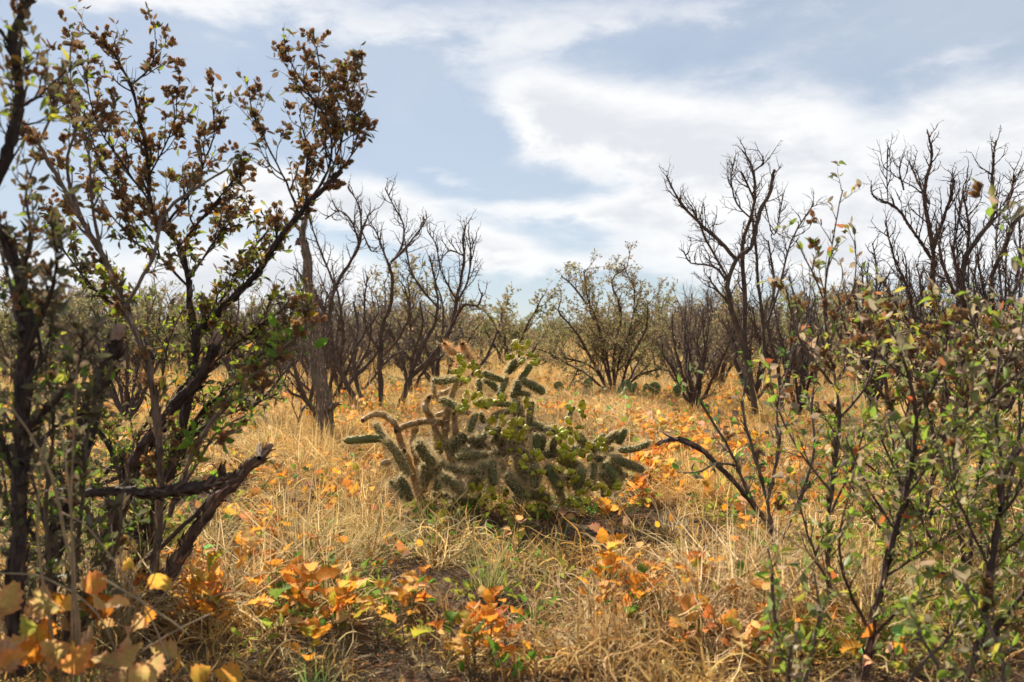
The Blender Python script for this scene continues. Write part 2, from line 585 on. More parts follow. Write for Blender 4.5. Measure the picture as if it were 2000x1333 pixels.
# --------------------------------------------------------------------------------------------
# GROUND
# --------------------------------------------------------------------------------------------
def ground_material():
    m, N = new_mat('ground_soil')
    g = N.n('ShaderNodeNewGeometry')
    pos = g.outputs['Position']
    a = N.noise(pos, 1.3, 5, 0.6)
    b_ = N.noise(pos, 35.0, 6, 0.7)
    c = N.noise(pos, 220.0, 3, 0.6)
    soil = N.mix(N.ramp(b_, 0.3, 0.7), (0.05, 0.032, 0.022, 1), (0.14, 0.092, 0.062, 1))
    straw = N.mix(c, (0.16, 0.105, 0.05, 1), (0.36, 0.25, 0.12, 1))
    sp = N.n('ShaderNodeSeparateXYZ'); N.put(sp.inputs[0], pos)
    far = N.ramp(sp.outputs[1], 6.0, 16.0)
    fac = N.m('MAXIMUM', N.m('MULTIPLY', N.ramp(a, 0.45, 0.6), 0.5), far)
    col = N.mix(fac, soil, straw)
    pt = N.ramp(c, 0.6, 0.68)
    col = N.mix(N.m('MULTIPLY', pt, 0.5), col, (0.36, 0.27, 0.18, 1))
    bm = N.n('ShaderNodeBump'); bm.inputs['Strength'].default_value = 0.8; bm.inputs['Distance'].default_value = 0.02
    N.put(bm.inputs['Height'], N.m('ADD', b_, N.m('MULTIPLY', c, 0.4)))
    p = N.n('ShaderNodeBsdfPrincipled')
    N.put(p.inputs['Base Color'], col); p.inputs['Roughness'].default_value = 0.95
    p.inputs['Specular IOR Level'].default_value = 0.15
    N.nt.links.new(bm.outputs[0], p.inputs['Normal'])
    o = N.n('ShaderNodeOutputMaterial'); N.nt.links.new(p.outputs[0], o.inputs[0])
    return m

def build_ground():
    xs = np.concatenate([-np.geomspace(3000, 8.5, 22), np.linspace(-8, 8, 161), np.geomspace(8.5, 3000, 22)])
    ys = np.concatenate([-np.geomspace(3000, 2.5, 18), np.linspace(-2, 14, 161), np.geomspace(14.5, 3000, 30)])
    V = []
    for y in ys:
        for x in xs:
            z = gz(x, y) if (abs(x) < 60 and -10 < y < 60) else 0.0
            if abs(x) < 8 and 0 < y < 14:
                z += 0.008 * mnoise.noise(Vector((x * 9, y * 9, 0.3)))
            V.append((x, y, z))
    nx = len(xs); ny = len(ys)
    i = np.arange(ny - 1)[:, None] * nx + np.arange(nx - 1)[None]
    f = np.stack([i, i + 1, i + nx + 1, i + nx], -1).reshape(-1, 4)
    b = MB(); b.raw(V, f, [], (1, 1, 1))
    o = b.build('ground', ground_material(), None, 'structure')
    tag(o, 'brown dry soil of the flat scrubland under the grass')
build_ground()

# --------------------------------------------------------------------------------------------
# SCATTER through geometry nodes: the object's own mesh carries templates and points
# --------------------------------------------------------------------------------------------
def scatter(name, tpls, pts, mat, kind='stuff', label=None):
    """tpls: list of (V, F4, F3, C); pts: list of (x,y,z, rx,ry,rz, scale, tid, (r,g,b))"""
    b = MB(); tid = []; ist = []
    for k, t in enumerate(tpls):
        b.raw(t[0], t[1], t[2], t[3]); tid += [k] * len(t[0]); ist += [1.0] * len(t[0])
    me0V = len(tid)
    A = np.array([q[:3] for q in pts], float)
    b.raw(A, [], [], (1, 1, 1))
    tid += [int(q[7]) for q in pts]; ist += [0.0] * len(pts)
    me = b.mesh(name, [mat])
    def attr(nm, ty, data, key='value'):
        a = me.attributes.new(nm, ty, 'POINT'); a.data.foreach_set(key, np.asarray(data).ravel())
    attr('tid', 'INT', np.array(tid, np.int32))
    attr('is_tpl', 'FLOAT', np.array(ist, np.float32))
    rot = np.zeros((len(tid), 3), np.float32); rot[me0V:] = np.array([q[3:6] for q in pts])
    attr('rot', 'FLOAT_VECTOR', rot, 'vector')
    sc = np.ones(len(tid), np.float32); sc[me0V:] = [q[6] for q in pts]
    attr('scl', 'FLOAT', sc)
    ti = np.ones((len(tid), 4), np.float32); ti[me0V:, :3] = np.array([q[8] for q in pts])
    attr('tint', 'FLOAT_COLOR', ti, 'color')
    ng = bpy.data.node_groups.new('scatter_' + name, 'GeometryNodeTree')
    ng.interface.new_socket('Geometry', in_out='INPUT', socket_type='NodeSocketGeometry')
    ng.interface.new_socket('Geometry', in_out='OUTPUT', socket_type='NodeSocketGeometry')
    nd = ng.nodes; lk = ng.links
    gi = nd.new('NodeGroupInput'); go = nd.new('NodeGroupOutput')
    def named(nm, ty):
        a = nd.new('GeometryNodeInputNamedAttribute'); a.data_type = ty; a.inputs[0].default_value = nm
        return a.outputs[0]
    sg = nd.new('GeometryNodeSeparateGeometry'); sg.domain = 'POINT'
    lk.new(gi.outputs[0], sg.inputs[0])
    cmp_ = nd.new('FunctionNodeCompare'); cmp_.data_type = 'FLOAT'; cmp_.operation = 'GREATER_THAN'
    lk.new(named('is_tpl', 'FLOAT'), cmp_.inputs[0]); cmp_.inputs[1].default_value = 0.5
    lk.new(cmp_.outputs[0], sg.inputs[1])
    sp = nd.new('GeometryNodeSplitToInstances'); sp.domain = 'POINT'
    lk.new(sg.outputs[0], sp.inputs[0]); lk.new(named('tid', 'INT'), sp.inputs['Group ID'])
    m2p = nd.new('GeometryNodeMeshToPoints')
    lk.new(sg.outputs[1], m2p.inputs[0])
    iop = nd.new('GeometryNodeInstanceOnPoints')
    lk.new(m2p.outputs[0], iop.inputs['Points']); lk.new(sp.outputs[0], iop.inputs['Instance'])
    iop.inputs['Pick Instance'].default_value = True
    lk.new(named('tid', 'INT'), iop.inputs['Instance Index'])
    e2r = nd.new('FunctionNodeEulerToRotation')
    lk.new(named('rot', 'FLOAT_VECTOR'), e2r.inputs[0]); lk.new(e2r.outputs[0], iop.inputs['Rotation'])
    lk.new(named('scl', 'FLOAT'), iop.inputs['Scale'])
    lk.new(iop.outputs[0], go.inputs[0])
    o = put(name, me, None, kind)
    md = o.modifiers.new('scatter', 'NODES'); md.node_group = ng
    if label: o['label'] = label
    return o

def as_tpl(mb):
    mb._flush()
    return (np.concatenate(mb.V), np.concatenate(mb.Fq) if mb.Fq else np.zeros((0, 4), int),
            np.concatenate(mb.Ft) if mb.Ft else np.zeros((0, 3), int), np.concatenate(mb.C))

def blades(n, h, w, seed, lean=0.5, curl=0.8, spread=0.05, segs=6, cols=None, heads=0.0, b=None):
    """tuft of flat curved blades"""
    r = np.random.RandomState(seed)
    b = b or MB()
    cols = cols or [(1, 1, 1)]
    for i in range(n):
        a = r.uniform(0, 6.283); rr = spread * math.sqrt(r.uniform())
        p = np.array([rr * math.cos(a), rr * math.sin(a), -0.005])
        az_ = a + r.normal() * 0.9
        th = abs(r.normal()) * lean + 0.05      # angle from vertical
        L = h * r.uniform(0.45, 1.2)
        st = L / segs
        ck = curl * r.uniform(-0.3, 1.6) / segs * 2
        dz_ = r.normal() * 0.35 * curl
        V = []
        wd = w * r.uniform(0.6, 1.4)
        side = np.array([-math.sin(az_), math.cos(az_), 0])
        sa = r.uniform(0, 3.14)
        for s_ in range(segs + 1):
            f = 1 - (s_ / segs) ** 2 * 0.9
            dirv = np.array([math.sin(th) * math.cos(az_), math.sin(th) * math.sin(az_), math.cos(th)])
            sd_ = np.array([-math.sin(az_), math.cos(az_), 0]) * math.cos(sa) + np.cross(dirv, [-math.sin(az_), math.cos(az_), 0]) * math.sin(sa)
            V.append(p - sd_ * wd * f * 0.5); V.append(p + sd_ * wd * f * 0.5)
            p = p + dirv * st
            if p[2] < 0.004: p[2] = 0.004 + r.uniform(0, .01)
            th += ck + r.normal() * 0.10 * curl
            az_ += dz_ / segs * 2 + r.normal() * 0.18 * curl
            sa += r.normal() * 0.2
        c = np.array(cols[r.randint(len(cols))]) * r.uniform(0.72, 1.25)
        f4 = [(2 * k, 2 * k + 1, 2 * k + 3, 2 * k + 2) for k in range(segs)]
        C = np.array([c for k in range(2 * segs + 2)])
        b.raw(V, f4, [], C)
        if r.uniform() < heads:
            for q in range(5):
                o_ = p + dirv * q * 0.006
                s2 = side * 0.0022 * (1 if q % 2 else -1)
                b.raw([o_, o_ + dirv * 0.012 + s2, o_ + dirv * 0.004 - s2], [], [(0, 1, 2)], c * 1.1)
    return b

STRAW = [(1, 1, 1), (1.0, 1.0, 1.05), (0.85, 0.72, 0.55), (1.1, 1.12, 1.25), (0.6, 0.5, 0.4), (0.45, 0.38, 0.33)]
G_T = [as_tpl(blades(44, 0.21, 0.0046, 1, 0.95, 1.9, 0.07, 8, STRAW)),
       as_tpl(blades(46, 0.19, 0.0046, 2, 1.15, 2.5, 0.08, 8, STRAW)),
       as_tpl(blades(48, 0.26, 0.0040, 3, 0.45, 1.0, 0.05, 7, STRAW, 0.05)),
       as_tpl(blades(44, 0.30, 0.0038, 4, 0.36, 0.8, 0.045, 7, STRAW, 0.15)),
       as_tpl(blades(60, 0.12, 0.0042, 5, 1.15, 1.6, 0.10, 6, STRAW)),
       as_tpl(blades(45, 0.20, 0.0028, 6, 0.45, 0.7, 0.04, 6, [(0.42, 0.78, 0.4), (0.6, 0.9, 0.5), (1, 1, 1)]))]

# gaps in the grass: bare soil patches, and dark soil bared to imitate cholla shade
BARE = [(-0.24, 3.75, 0.34, 0.42), (-0.05, 3.0, 0.28, 0.20), (-0.55, 2.85, 0.3, 0.14), (0.5, 4.4, 0.72, 0.42), (-0.9, 4.9, .3, .2), (0.05, 4.85, 0.75, 0.42), (0.75, 4.9, .4, .3), (-0.45, 4.2, .2, .25), (-1.3, 4.0, .3, .3), (-1.7, 3.3, .5, .3)]
def bare(x, y):
    m = 0
    for bx, by, rx, ry in BARE:
        q = ((x - bx) / rx) ** 2 + ((y - by) / ry) ** 2
        m = max(m, math.exp(-q * 1.1))
    return m
def straw_tint(r, x, y):
    v = mnoise.noise(Vector((x * 0.8, y * 0.8, 9)))
    w = mnoise.noise(Vector((x * 2.3, y * 2.3, 4)))
    base = (0.72, 0.50, 0.19)
    if v > 0.12: base = (0.74, 0.48, 0.15)
    if w > 0.15: base = (0.80, 0.62, 0.30)
    if w < -0.2: base = (0.48, 0.33, 0.15)
    return vary(base, 0.16, r)

def grass_points():
    r = random.Random(11)
    pts = []
    def band(y0, y1, dens, s0, s1, wts, keep=0.0):
        area = 0.5 * (y0 + y1) * 1.28 * (y1 - y0) + 2.0 * (y1 - y0)
        for _ in range(int(area * dens)):
            y = math.sqrt(r.uniform(y0 * y0, y1 * y1))
            x = r.uniform(-1, 1) * (0.64 * y + 0.8)
            if r.random() < bare(x, y) * 1.0: continue
            cl = mnoise.noise(Vector((x * 1.9, y * 1.9, 0)))
            if y < 14 and cl < -0.02 and r.random() < 0.78: continue
            k = r.choices(range(6), wts)[0]
            s = r.uniform(s0, s1) * (1 + 1.1 * max(-0.45, cl))
            if k == 5:
                tint = vary((0.5, 0.5, 0.2), 0.15, r)
            else: tint = straw_tint(r, x, y)
            pts.append((x, y, gz(x, y), r.uniform(-.15, .15), r.uniform(-.15, .15), r.uniform(0, 6.28), s, k, tint))
    band(1.2, 3.4, 95, 0.45, 1.0, (5, 6, 0.35, 0.08, 4, 0.15))
    band(3.4, 7.0, 88, 0.5, 1.0, (5, 6, 0.5, 0.15, 4, 0.1))
    band(7.0, 14.0, 48, 0.5, 1.0, (3, 3, 2, 1.2, 3, 0.1))
    band(14.0, 30.0, 16, 0.9, 1.5, (2, 2, 4, 3, 1, 0.1))
    band(30.0, 75.0, 2.2, 2.2, 3.6, (1, 1, 4, 4, 0, 0.1))
    # tall golden mass left of the cholla and in the midground, from the photo
    for (px, py, n, sx, sy, k, s, tint) in [
        (700, 1020, 60, 90, 60, (0, 2), 0.95, (0.62, 0.45, 0.2)), (620, 880, 70, 140, 40, (2, 3), 1.1, (0.66, 0.46, 0.18)),
        (1190, 800, 90, 120, 25, (2, 3), 1.0, (0.68, 0.48, 0.22)), (1380, 960, 60, 80, 50, (0, 2), .9, (0.66, 0.45, 0.18)),
        (1250, 1230, 50, 200, 60, (0, 1), 1.1, (0.66, 0.5, 0.27)), (1450, 1180, 50, 130, 60, (0, 2), 1.1, (0.62, 0.47, 0.26)),
        (1230, 765, 60, 60, 10, (2, 3), 1.6, (0.6, 0.45, 0.22)), (240, 1190, 60, 120, 40, (0, 2), 1.0, (0.5, 0.36, 0.16)), (1700, 1200, 70, 200, 70, (0, 1, 2), 1.0, (0.66, 0.48, 0.22)), (860, 1080, 30, 90, 30, (0, 0), 1.3, (0.5, 0.42, 0.22)),
        (560, 1120, 40, 100, 50, (0, 2), 1.1, (0.55, 0.42, 0.2)), (160, 1240, 40, 140, 50, (2, 3), 1.3, (0.5, 0.38, 0.2))]:
        for _ in range(n):
            x_ = r.gauss(px, sx * 0.6); y_ = max(700, r.gauss(py, sy * 0.6))
            d = F * H / (y_ - CY)
            x = (x_ - CX) / F * d
            if r.random() < bare(x, d): continue
            pts.append((x, d, gz(x, d), r.uniform(-.1, .1), r.uniform(-.1, .1), r.uniform(0, 6.28), s * r.uniform(0.75, 1.2), r.choice(k), vary(tint, 0.15, r)))
    return pts
scatter('dry_grass', G_T, grass_points(), M_GRASS, label='matted curly dry blond grass covering the scrubland')

# straw and twig litter on the soil
def litter():
    r = random.Random(5)
    tp = []
    for s in range(3):
        b = MB()
        for i in range(40):
            a = r.uniform(0, 6.28); q = 0.12 * math.sqrt(r.random())
            p = Vector((q * math.cos(a), q * math.sin(a), r.uniform(0.002, 0.014)))
            d = Vector((r.uniform(-1, 1), r.uniform(-1, 1), r.uniform(-.1, .2)))
            pt = twig_path(p, d, r.uniform(0.02, 0.07), 4, 0.25, 0, r)
            f = r.uniform(0.4, 1.2)
            b.tube(pt, [0.0010] * 3 + [0.0006], (f, f * .95, f * .9), 3)
        for i in range(14):
            p = Vector((r.gauss(0, .06), r.gauss(0, .06), 0.008))
            M = frame(p, rvec(r) * Vector((1, 1, .2)), Vector((r.uniform(-.5, .5), r.uniform(-.5, .5), 1)), r.uniform(0.012, 0.03))
            f = r.uniform(0.5, 1.1)
            add_mesh(b, LEAVES[r.randint(0, 4)], M, (f, f * 0.7, f * 0.5))
        tp.append(as_tpl(b))
    pts = []
    for _ in range(2600):
        y = r.uniform(2.2, 7.5); x = r.uniform(-1, 1) * (0.6 * y + 0.5)
        pts.append((x, y, gz(x, y) + 0.003, 0, 0, r.uniform(0, 6.28), r.uniform(0.7, 1.4), r.randint(0, 2), vary((0.34, 0.25, 0.18), 0.3, r)))
    scatter('plant_litter', tp, pts, M_LITTER, label='dead stems and leaf scraps lying on the bare soil')
litter()

# --------------------------------------------------------------------------------------------
# CHOLLA
# --------------------------------------------------------------------------------------------
def cholla_joint_tpl(seed, dead=False):
    """unit joint: length 1 along +Y, radius 0.5 in x/z (scaled later); tubercled, round ended"""
    r = np.random.RandomState(seed)
    nr, k = 19, 14
    V = []; C = []
    for i in range(nr):
        t = i / (nr - 1)
        e = min(t, 1 - t)
        rad_ = (min(1, e / 0.11)) ** 0.5 if e < 0.11 else 1.0
        rad_ = max(rad_, 0.06) * (0.86 + 0.14 * math.sin(math.pi * t))
        for j in range(k):
            a = j / k * 6.2832 + (i % 2) * 0.2244
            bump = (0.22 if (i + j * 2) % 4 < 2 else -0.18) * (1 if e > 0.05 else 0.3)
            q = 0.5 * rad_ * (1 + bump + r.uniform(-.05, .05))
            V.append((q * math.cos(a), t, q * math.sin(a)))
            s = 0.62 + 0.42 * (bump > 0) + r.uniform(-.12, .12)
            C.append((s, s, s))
    F4 = [(i * k + j, (i + 1) * k + j, (i + 1) * k + (j + 1) % k, i * k + (j + 1) % k) for i in range(nr - 1) for j in range(k)]
    V += [(0, 0, 0), (0, 1, 0)]; C += [(0.8, .8, .8)] * 2
    n = nr * k
    F3 = [(n, j, (j + 1) % k) for j in range(k)] + [(n + 1, n - k + (j + 1) % k, n - k + j) for j in range(k)]
    return np.array(V), np.array(F4), np.array(F3), np.array(C)

def spines_for(r, L, rd, n, slen, col, b, mi=1):
    """spines standing off a joint of length L and radius rd"""
    for i in range(n):
        t = r.uniform(0.02, 1.0); a = r.uniform(0, 6.283)
        rr = rd * (1 if 0.1 < t < 0.9 else 0.75)
        c, s_ = math.cos(a), math.sin(a)
        base = np.array([rr * c, t * L, rr * s_])
        m = r.randint(2, 4)
        for q in range(m):
            d = np.array([c, 0.35 * (t - 0.3), s_]) + np.array([r.uniform(-.8, .8), r.uniform(-.8, .8), r.uniform(-.8, .8)])
            if t > 0.93: d[1] += 0.9
            d /= np.linalg.norm(d)
            l = slen * r.uniform(0.5, 1.3)
            sd_ = np.cross(d, [r.uniform(-1, 1), r.uniform(-1, 1), r.uniform(-1, 1)]); sd_ /= np.linalg.norm(sd_) + 1e-6
            sd_ *= 0.00075
            f = r.uniform(0.7, 1.2)
            b.raw([base - sd_, base + sd_, base + d * l], [], [(0, 1, 2)], np.array(col) * f, mi)

JT = [cholla_joint_tpl(i) for i in range(3)]
def joint_mesh(length, rd, r, skin, spine_col, dens, slen, name='joint'):
    b = MB()
    V, f4, f3, C = JT[r.randint(0, 2)]
    VV = V * np.array([rd * 2, length, rd * 2])
    # slight banana bend
    bx, bz = r.uniform(-.08, .08) * length, r.uniform(-.08, .08) * length
    t = V[:, 1]
    VV[:, 0] += bx * 4 * t * (1 - t); VV[:, 2] += bz * 4 * t * (1 - t)
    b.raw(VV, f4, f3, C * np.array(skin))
    spines_for(r, length, rd, int(dens * length * rd * 2e4), slen, spine_col, b)
    return b.mesh(name, [M_CHOLLA, M_SPINE])

def fruit_mesh(seed):
    """tubercled, hollow-topped cholla fruit, unit length along +Y"""
    r = random.Random(seed)
    V = []; C = []; k = 10
    prof = [(0, .12), (.15, .26), (.35, .36), (.6, .42), (.85, .43), (1.0, .36), (.97, .22), (.86, .08)]
    for i, (t, w) in enumerate(prof):
        for j in range(k):
            a = j / k * 6.2832 + (i % 2) * .31
            bump = 1 + (0.13 if (i + j) % 2 else -0.12) * (1 if i < 6 else 0.2)
            V.append((w * 0.72 * bump * math.cos(a), t, w * 0.72 * bump * math.sin(a)))
            if i < 6:
                s = (0.85 + 0.3 * ((i + j) % 2)) * r.uniform(.85, 1.1)
                C.append((0.50 * s, 0.50 * s, 0.035 * s))
            else:
                C.append((0.30, 0.15, 0.05))
    F4 = [(i * k + j, (i + 1) * k + j, (i + 1) * k + (j + 1) % k, i * k + (j + 1) % k) for i in range(len(prof) - 1) for j in range(k)]
    b = MB(); b.raw(V, F4, [tuple([len(prof) * k - k + 0, len(prof) * k - k + 3, len(prof) * k - k + 6])], np.array(C))
    for i in range(14):
        a = r.uniform(0, 6.28); t = r.uniform(.3, 1)
        p = np.array([.4 * math.cos(a), t, .4 * math.sin(a)]); d = p + np.array([math.cos(a) * .3, r.uniform(0, .3), math.sin(a) * .3])
        b.raw([p, p + np.array([0, .03, 0]), d], [], [(0, 1, 2)], (0.6, .5, .3), 1)
    return b.mesh('fruit', [M_FRUIT, M_SPINE])
M_FRUIT = thin_mat('fruit_skin', 0.3, 0.02, 0.5, varia=0.25)

def seg_matrix(a, b_, roll):
    y = (b_ - a).normalized()
    up = Vector((math.sin(roll), 0.2, math.cos(roll)))
    return frame(a, y, up, 1.0)

def build_cholla():
    r = random.Random(21)
    base = Vector((0.05, 5.3, gz(0.05, 5.3)))
    root = empty('cholla_cactus', base)
    tag(root, 'large sprawling green cholla cactus with yellow-green fruit in the middle of the clearing', 'cactus')
    inv = Matrix.Translation(-base)
    live = [  # x0 y0 x1 y1 r depth
        (898, 738, 846, 744, 8, 5.2), (940, 728, 982, 743, 9, 5.15), (936, 740, 938, 766, 8, 5.2), (944, 742, 972, 765, 9, 5.2),
        (974, 777, 990, 737, 9, 5.1), (988, 731, 1006, 703, 8, 5.2), (1011, 749, 1037, 712, 9, 5.25), (1000, 778, 1013, 744, 10, 5.2),
        (1018, 743, 1063, 768, 10, 5.05), (1001, 768, 1035, 772, 7, 5.2), (903, 801, 862, 780, 10, 5.1), (931, 806, 918, 843, 9, 5.05),
        (938, 806, 948, 826, 8, 5.1), (1036, 833, 1040, 785, 8, 5.2), (1025, 836, 1065, 838, 11, 5.2), (1060, 838, 1108, 846, 11, 5.15),
        (1046, 845, 1043, 892, 10, 5.0), (1111, 824, 1121, 795, 6, 5.2), (1124, 850, 1150, 868, 8, 5.1), (1206, 868, 1221, 838, 10, 5.0),
        (1180, 868, 1208, 846, 10, 5.1), (1206, 880, 1268, 865, 9, 5.0), (1198, 897, 1257, 919, 10, 4.95), (1178, 902, 1203, 942, 13, 4.95),
        (1160, 905, 1156, 936, 9, 5.05), (1160, 898, 1212, 892, 9, 5.1), (1060, 888, 1132, 876, 11, 5.1), (1148, 866, 1185, 900, 10, 5.15),
        (752, 857, 674, 862, 9, 5.2), (756, 866, 734, 828, 10, 5.2), (797, 934, 754, 860, 12, 5.1), (850, 908, 817, 864, 12, 4.9),
        (829, 950, 832, 906, 11, 4.95), (888, 896, 953, 890, 12, 4.95), (866, 916, 934, 924, 11, 4.9), (882, 874, 908, 850, 13, 5.05),
        (803, 980, 779, 932, 11, 4.8), (789, 975, 762, 940, 10, 4.8), (906, 965, 864, 930, 14, 4.8), (920, 955, 945, 905, 12, 4.95),
        (966, 950, 962, 900, 12, 4.85), (1045, 955, 1044, 908, 13, 4.85), (1098, 955, 1068, 910, 13, 4.85), (1030, 975, 990, 925, 12, 4.9),
        (1012, 800, 1008, 772, 13, 5.3), (1013, 840, 1010, 795, 14, 5.3), (1016, 890, 1012, 835, 15, 5.35), (1018, 950, 1014, 885, 17, 5.35), (1018, 1010, 1018, 945, 19, 5.35),
        (960, 815, 1005, 800, 9, 5.25), (950, 785, 1000, 790, 9, 5.25), (910, 860, 950, 850, 10, 5.2), (958, 862, 1010, 870, 11, 5.25),
        (1140, 915, 1090, 895, 11, 5.1), (1125, 960, 1140, 915, 12, 4.9), (850, 960, 858, 915, 12, 4.85), (985, 880, 972, 835, 11, 5.15),
        (1000, 725, 1024, 700, 8, 5.2), (1196, 955, 1172, 925, 10, 5.0), (836, 935, 868, 905, 10, 4.9), (1075, 975, 1020, 960, 12, 5.0),
        (1090, 850, 1080, 890, 9, 5.05), (1183, 850, 1160, 872, 8, 5.2), (940, 900, 900, 880, 10, 5.1), (1215, 935, 1195, 895, 9, 5.05)]
    for i in range(34):
        x = r.uniform(850, 1190); y = r.uniform(880, 985)
        a = r.uniform(0, 6.28); l = r.uniform(35, 60)
        live.append((x, y, x + l * math.cos(a), y - abs(l * math.sin(a)) * .9, r.uniform(9, 12), r.uniform(5.1, 5.6)))
    for (x0, y0, x1, y1, w, d) in live:
        a = P(x0, y0, d + r.uniform(-.04, .04)); b_ = P(x1, y1, d + r.uniform(-.09, .09))
        L = (b_ - a).length * 1.04; rd = w * 0.72 / F * d * r.uniform(.85, 1.1)
        dark = y0 > 890
        skin = vary((0.155, 0.165, 0.062), 0.22, r)
        me = joint_mesh(L, rd, r, skin, (0.66, 0.52, 0.28), 6.0 if not dark else 7.0, 0.017 if not dark else 0.028)
        put('joint', me, root, None, None, inv @ seg_matrix(a, b_, r.uniform(0, 6.28)))
    fm = [fruit_mesh(i) for i in range(3)]
    fruits = [(903, 718, 14, 6), (920, 730, 20, 12), (1024, 693, 24, 14), (1030, 680, 12, 4), (918, 786, 24, 15), (964, 779, 15, 8), (1020, 800, 15, 7), (978, 835, 20, 10), (1010, 845, 21, 12),
              (1127, 803, 11, 6), (1120, 835, 15, 8), (1118, 880, 20, 13), (1106, 905, 18, 8), (1165, 880, 18, 10), (1041, 905, 20, 11), (1118, 962, 28, 14), (1046, 975, 20, 9),
              (973, 978, 22, 9), (864, 877, 9, 4), (1150, 960, 18, 7), (930, 965, 15, 5), (1085, 845, 12, 5), (1190, 950, 16, 6), (1010, 870, 14, 5)]
    for (x, y, sp, n) in fruits:
        dd = 5.02 if y < 900 else 4.88
        for q in range(n):
            a = r.uniform(0, 6.28); m_ = sp * math.sqrt(r.random()) * 0.85
            fx, fy = x + m_ * math.cos(a), y + m_ * math.sin(a)
            c = P(fx, fy, dd + r.uniform(-.06, .06))
            d = Vector((math.cos(a) * 0.9, r.uniform(-.9, .2), -math.sin(a) * 0.9 + 0.35)) + rvec(r) * 0.35
            M = frame(c, d, rvec(r), r.uniform(0.032, 0.048))
            f = r.uniform(0.75, 1.25)
            put('fruit', fm[r.randint(0, 2)], root, None, (f, f * r.uniform(.85, 1.1), f), inv @ M)
    # old dry spine mat and hanging grass caught in the middle
    b = MB()
    for i in range(2600):
        x = r.gauss(990, 80); y = r.gauss(890, 55)
        if y > 990: continue
        p = P(x, y, r.uniform(4.98, 5.45)) - base
        d = Vector((r.uniform(-1, 1), r.uniform(-.5, .5), r.uniform(-1.2, .5)))
        pt = twig_path(p, d, r.uniform(0.04, 0.13), 4, 0.3, -0.1, r)
        b.tube(pt, [0.0011, 0.0009, 0.0008, 0.0004], vary((0.36, 0.26, 0.16), 0.35, r), 3)
    b.build('dead_stem_tangle', M_BARK, root, 'stuff')

    # dead half: tan, curling, strongly spined arms
    base2 = Vector((-0.38, 5.45, gz(-0.38, 5.45)))
    root2 = empty('cholla_cactus', base2)
    tag(root2, 'dead tan cholla with curling fuzzy arms leaning behind the left side of the green cholla', 'cactus')
    dead = [[(903, 745, 9), (890, 757, 9), (871, 768, 8), (852, 772, 8), (838, 777, 8)], [(838, 777, 8), (829, 793, 8), (835, 806, 9), (845, 818, 9)],
            [(845, 818, 9), (850, 838, 9), (856, 862, 10), (850, 900, 11)],
            [(773, 843, 8), (790, 833, 9), (808, 828, 9), (832, 823, 9), (853, 825, 9), (868, 832, 8), (874, 842, 7)],
            [(708, 822, 7), (722, 812, 7), (742, 809, 8), (760, 817, 8), (772, 830, 8), (778, 845, 9)],
            [(778, 845, 9), (786, 875, 10), (800, 910, 11), (815, 950, 12), (830, 1000, 13)],
            [(812, 832, 9), (806, 860, 10), (812, 890, 10), (822, 925, 11), (830, 960, 11)],
            [(850, 812, 7), (875, 805, 7), (900, 806, 7), (915, 806, 7)],
            [(846, 742, 5), (846, 755, 5), (849, 770, 5)], [(888, 808, 7), (889, 830, 7), (890, 850, 8)], [(855, 780, 6), (868, 790, 6), (880, 800, 6)],
            [(903, 672, 8), (907, 690, 9), (901, 705, 10), (892, 722, 9), (893, 745, 8)], [(868, 671, 5), (877, 681, 7), (888, 690, 8), (902, 694, 8)],
            [(906, 686, 8), (917, 696, 7), (925, 706, 5)], [(860, 850, 9), (875, 880, 10), (880, 920, 11), (860, 960, 11), (835, 1000, 12)],
            [(893, 745, 8), (880, 780, 9), (872, 820, 10), (868, 860, 10)], [(790, 880, 8), (770, 900, 8), (745, 905, 7)]]
    inv2 = Matrix.Translation(-base2)
    for k, arm in enumerate(dead):
        d0 = r.uniform(5.15, 5.4) if k not in (11, 12, 13) else 5.7
        s = spline(arm, 3)
        top = k in (11, 12, 13)
        col = (0.42, 0.25, 0.10) if top else (0.30, 0.21, 0.10)
        b = MB()
        pts = [P(x, y, d0 + 0.03 * math.sin(i)) - base2 for i, (x, y, w) in enumerate(s)]
        rr = [w * 0.66 * (1.15 if i % 2 else 0.88) / F * d0 for i, (x, y, w) in enumerate(s)]
        b.tube(pts, rr, vary(col, .12, r), 10)
        for i in range(len(pts) - 1):
            M = seg_matrix(pts[i], pts[i + 1], 0)
            q = MB(); L = (pts[i + 1] - pts[i]).length
            spines_for(r, L, rr[i], int(L * 1500), 0.018 if not top else 0.032, (0.62, 0.42, 0.20) if not top else (0.78, 0.46, 0.2), q, 1)
            if q.V:
                A = np.array(M); VV = np.concatenate(q.V) @ A[:3, :3].T + A[:3, 3]
                b.raw(VV, [], np.concatenate(q.Ft), np.concatenate(q.C), 1)
        b.build('arm', [M_CHOLLA, M_SPINE], root2)
build_cholla()

# --------------------------------------------------------------------------------------------
# BARE TREES AND SNAGS (mesquite)
# --------------------------------------------------------------------------------------------
BARKC = (0.10, 0.068, 0.052)
def bare_cfg(col=BARKC, sc=1.0, n1=12.5, n2=12, n3=10):
    return [dict(n=n1 / sc, len=0.40 * sc, wig=0.30, up=0.16, ang=(0.35, 1.0), col=col, r=0.0065 * sc, seg=9, knob=0.7, k=5, main=True, ends=True),
            dict(n=n2 / sc, len=0.19 * sc, wig=0.42, up=0.08, ang=(0.5, 1.3), col=col, r=0.0036 * sc, seg=7, knob=1.0, k=4),
            dict(n=n3 / sc, len=0.06 * sc, wig=0.4, up=0.04, ang=(0.6, 1.4), col=col, r=0.0022 * sc, seg=4, knob=1.0, k=3)]

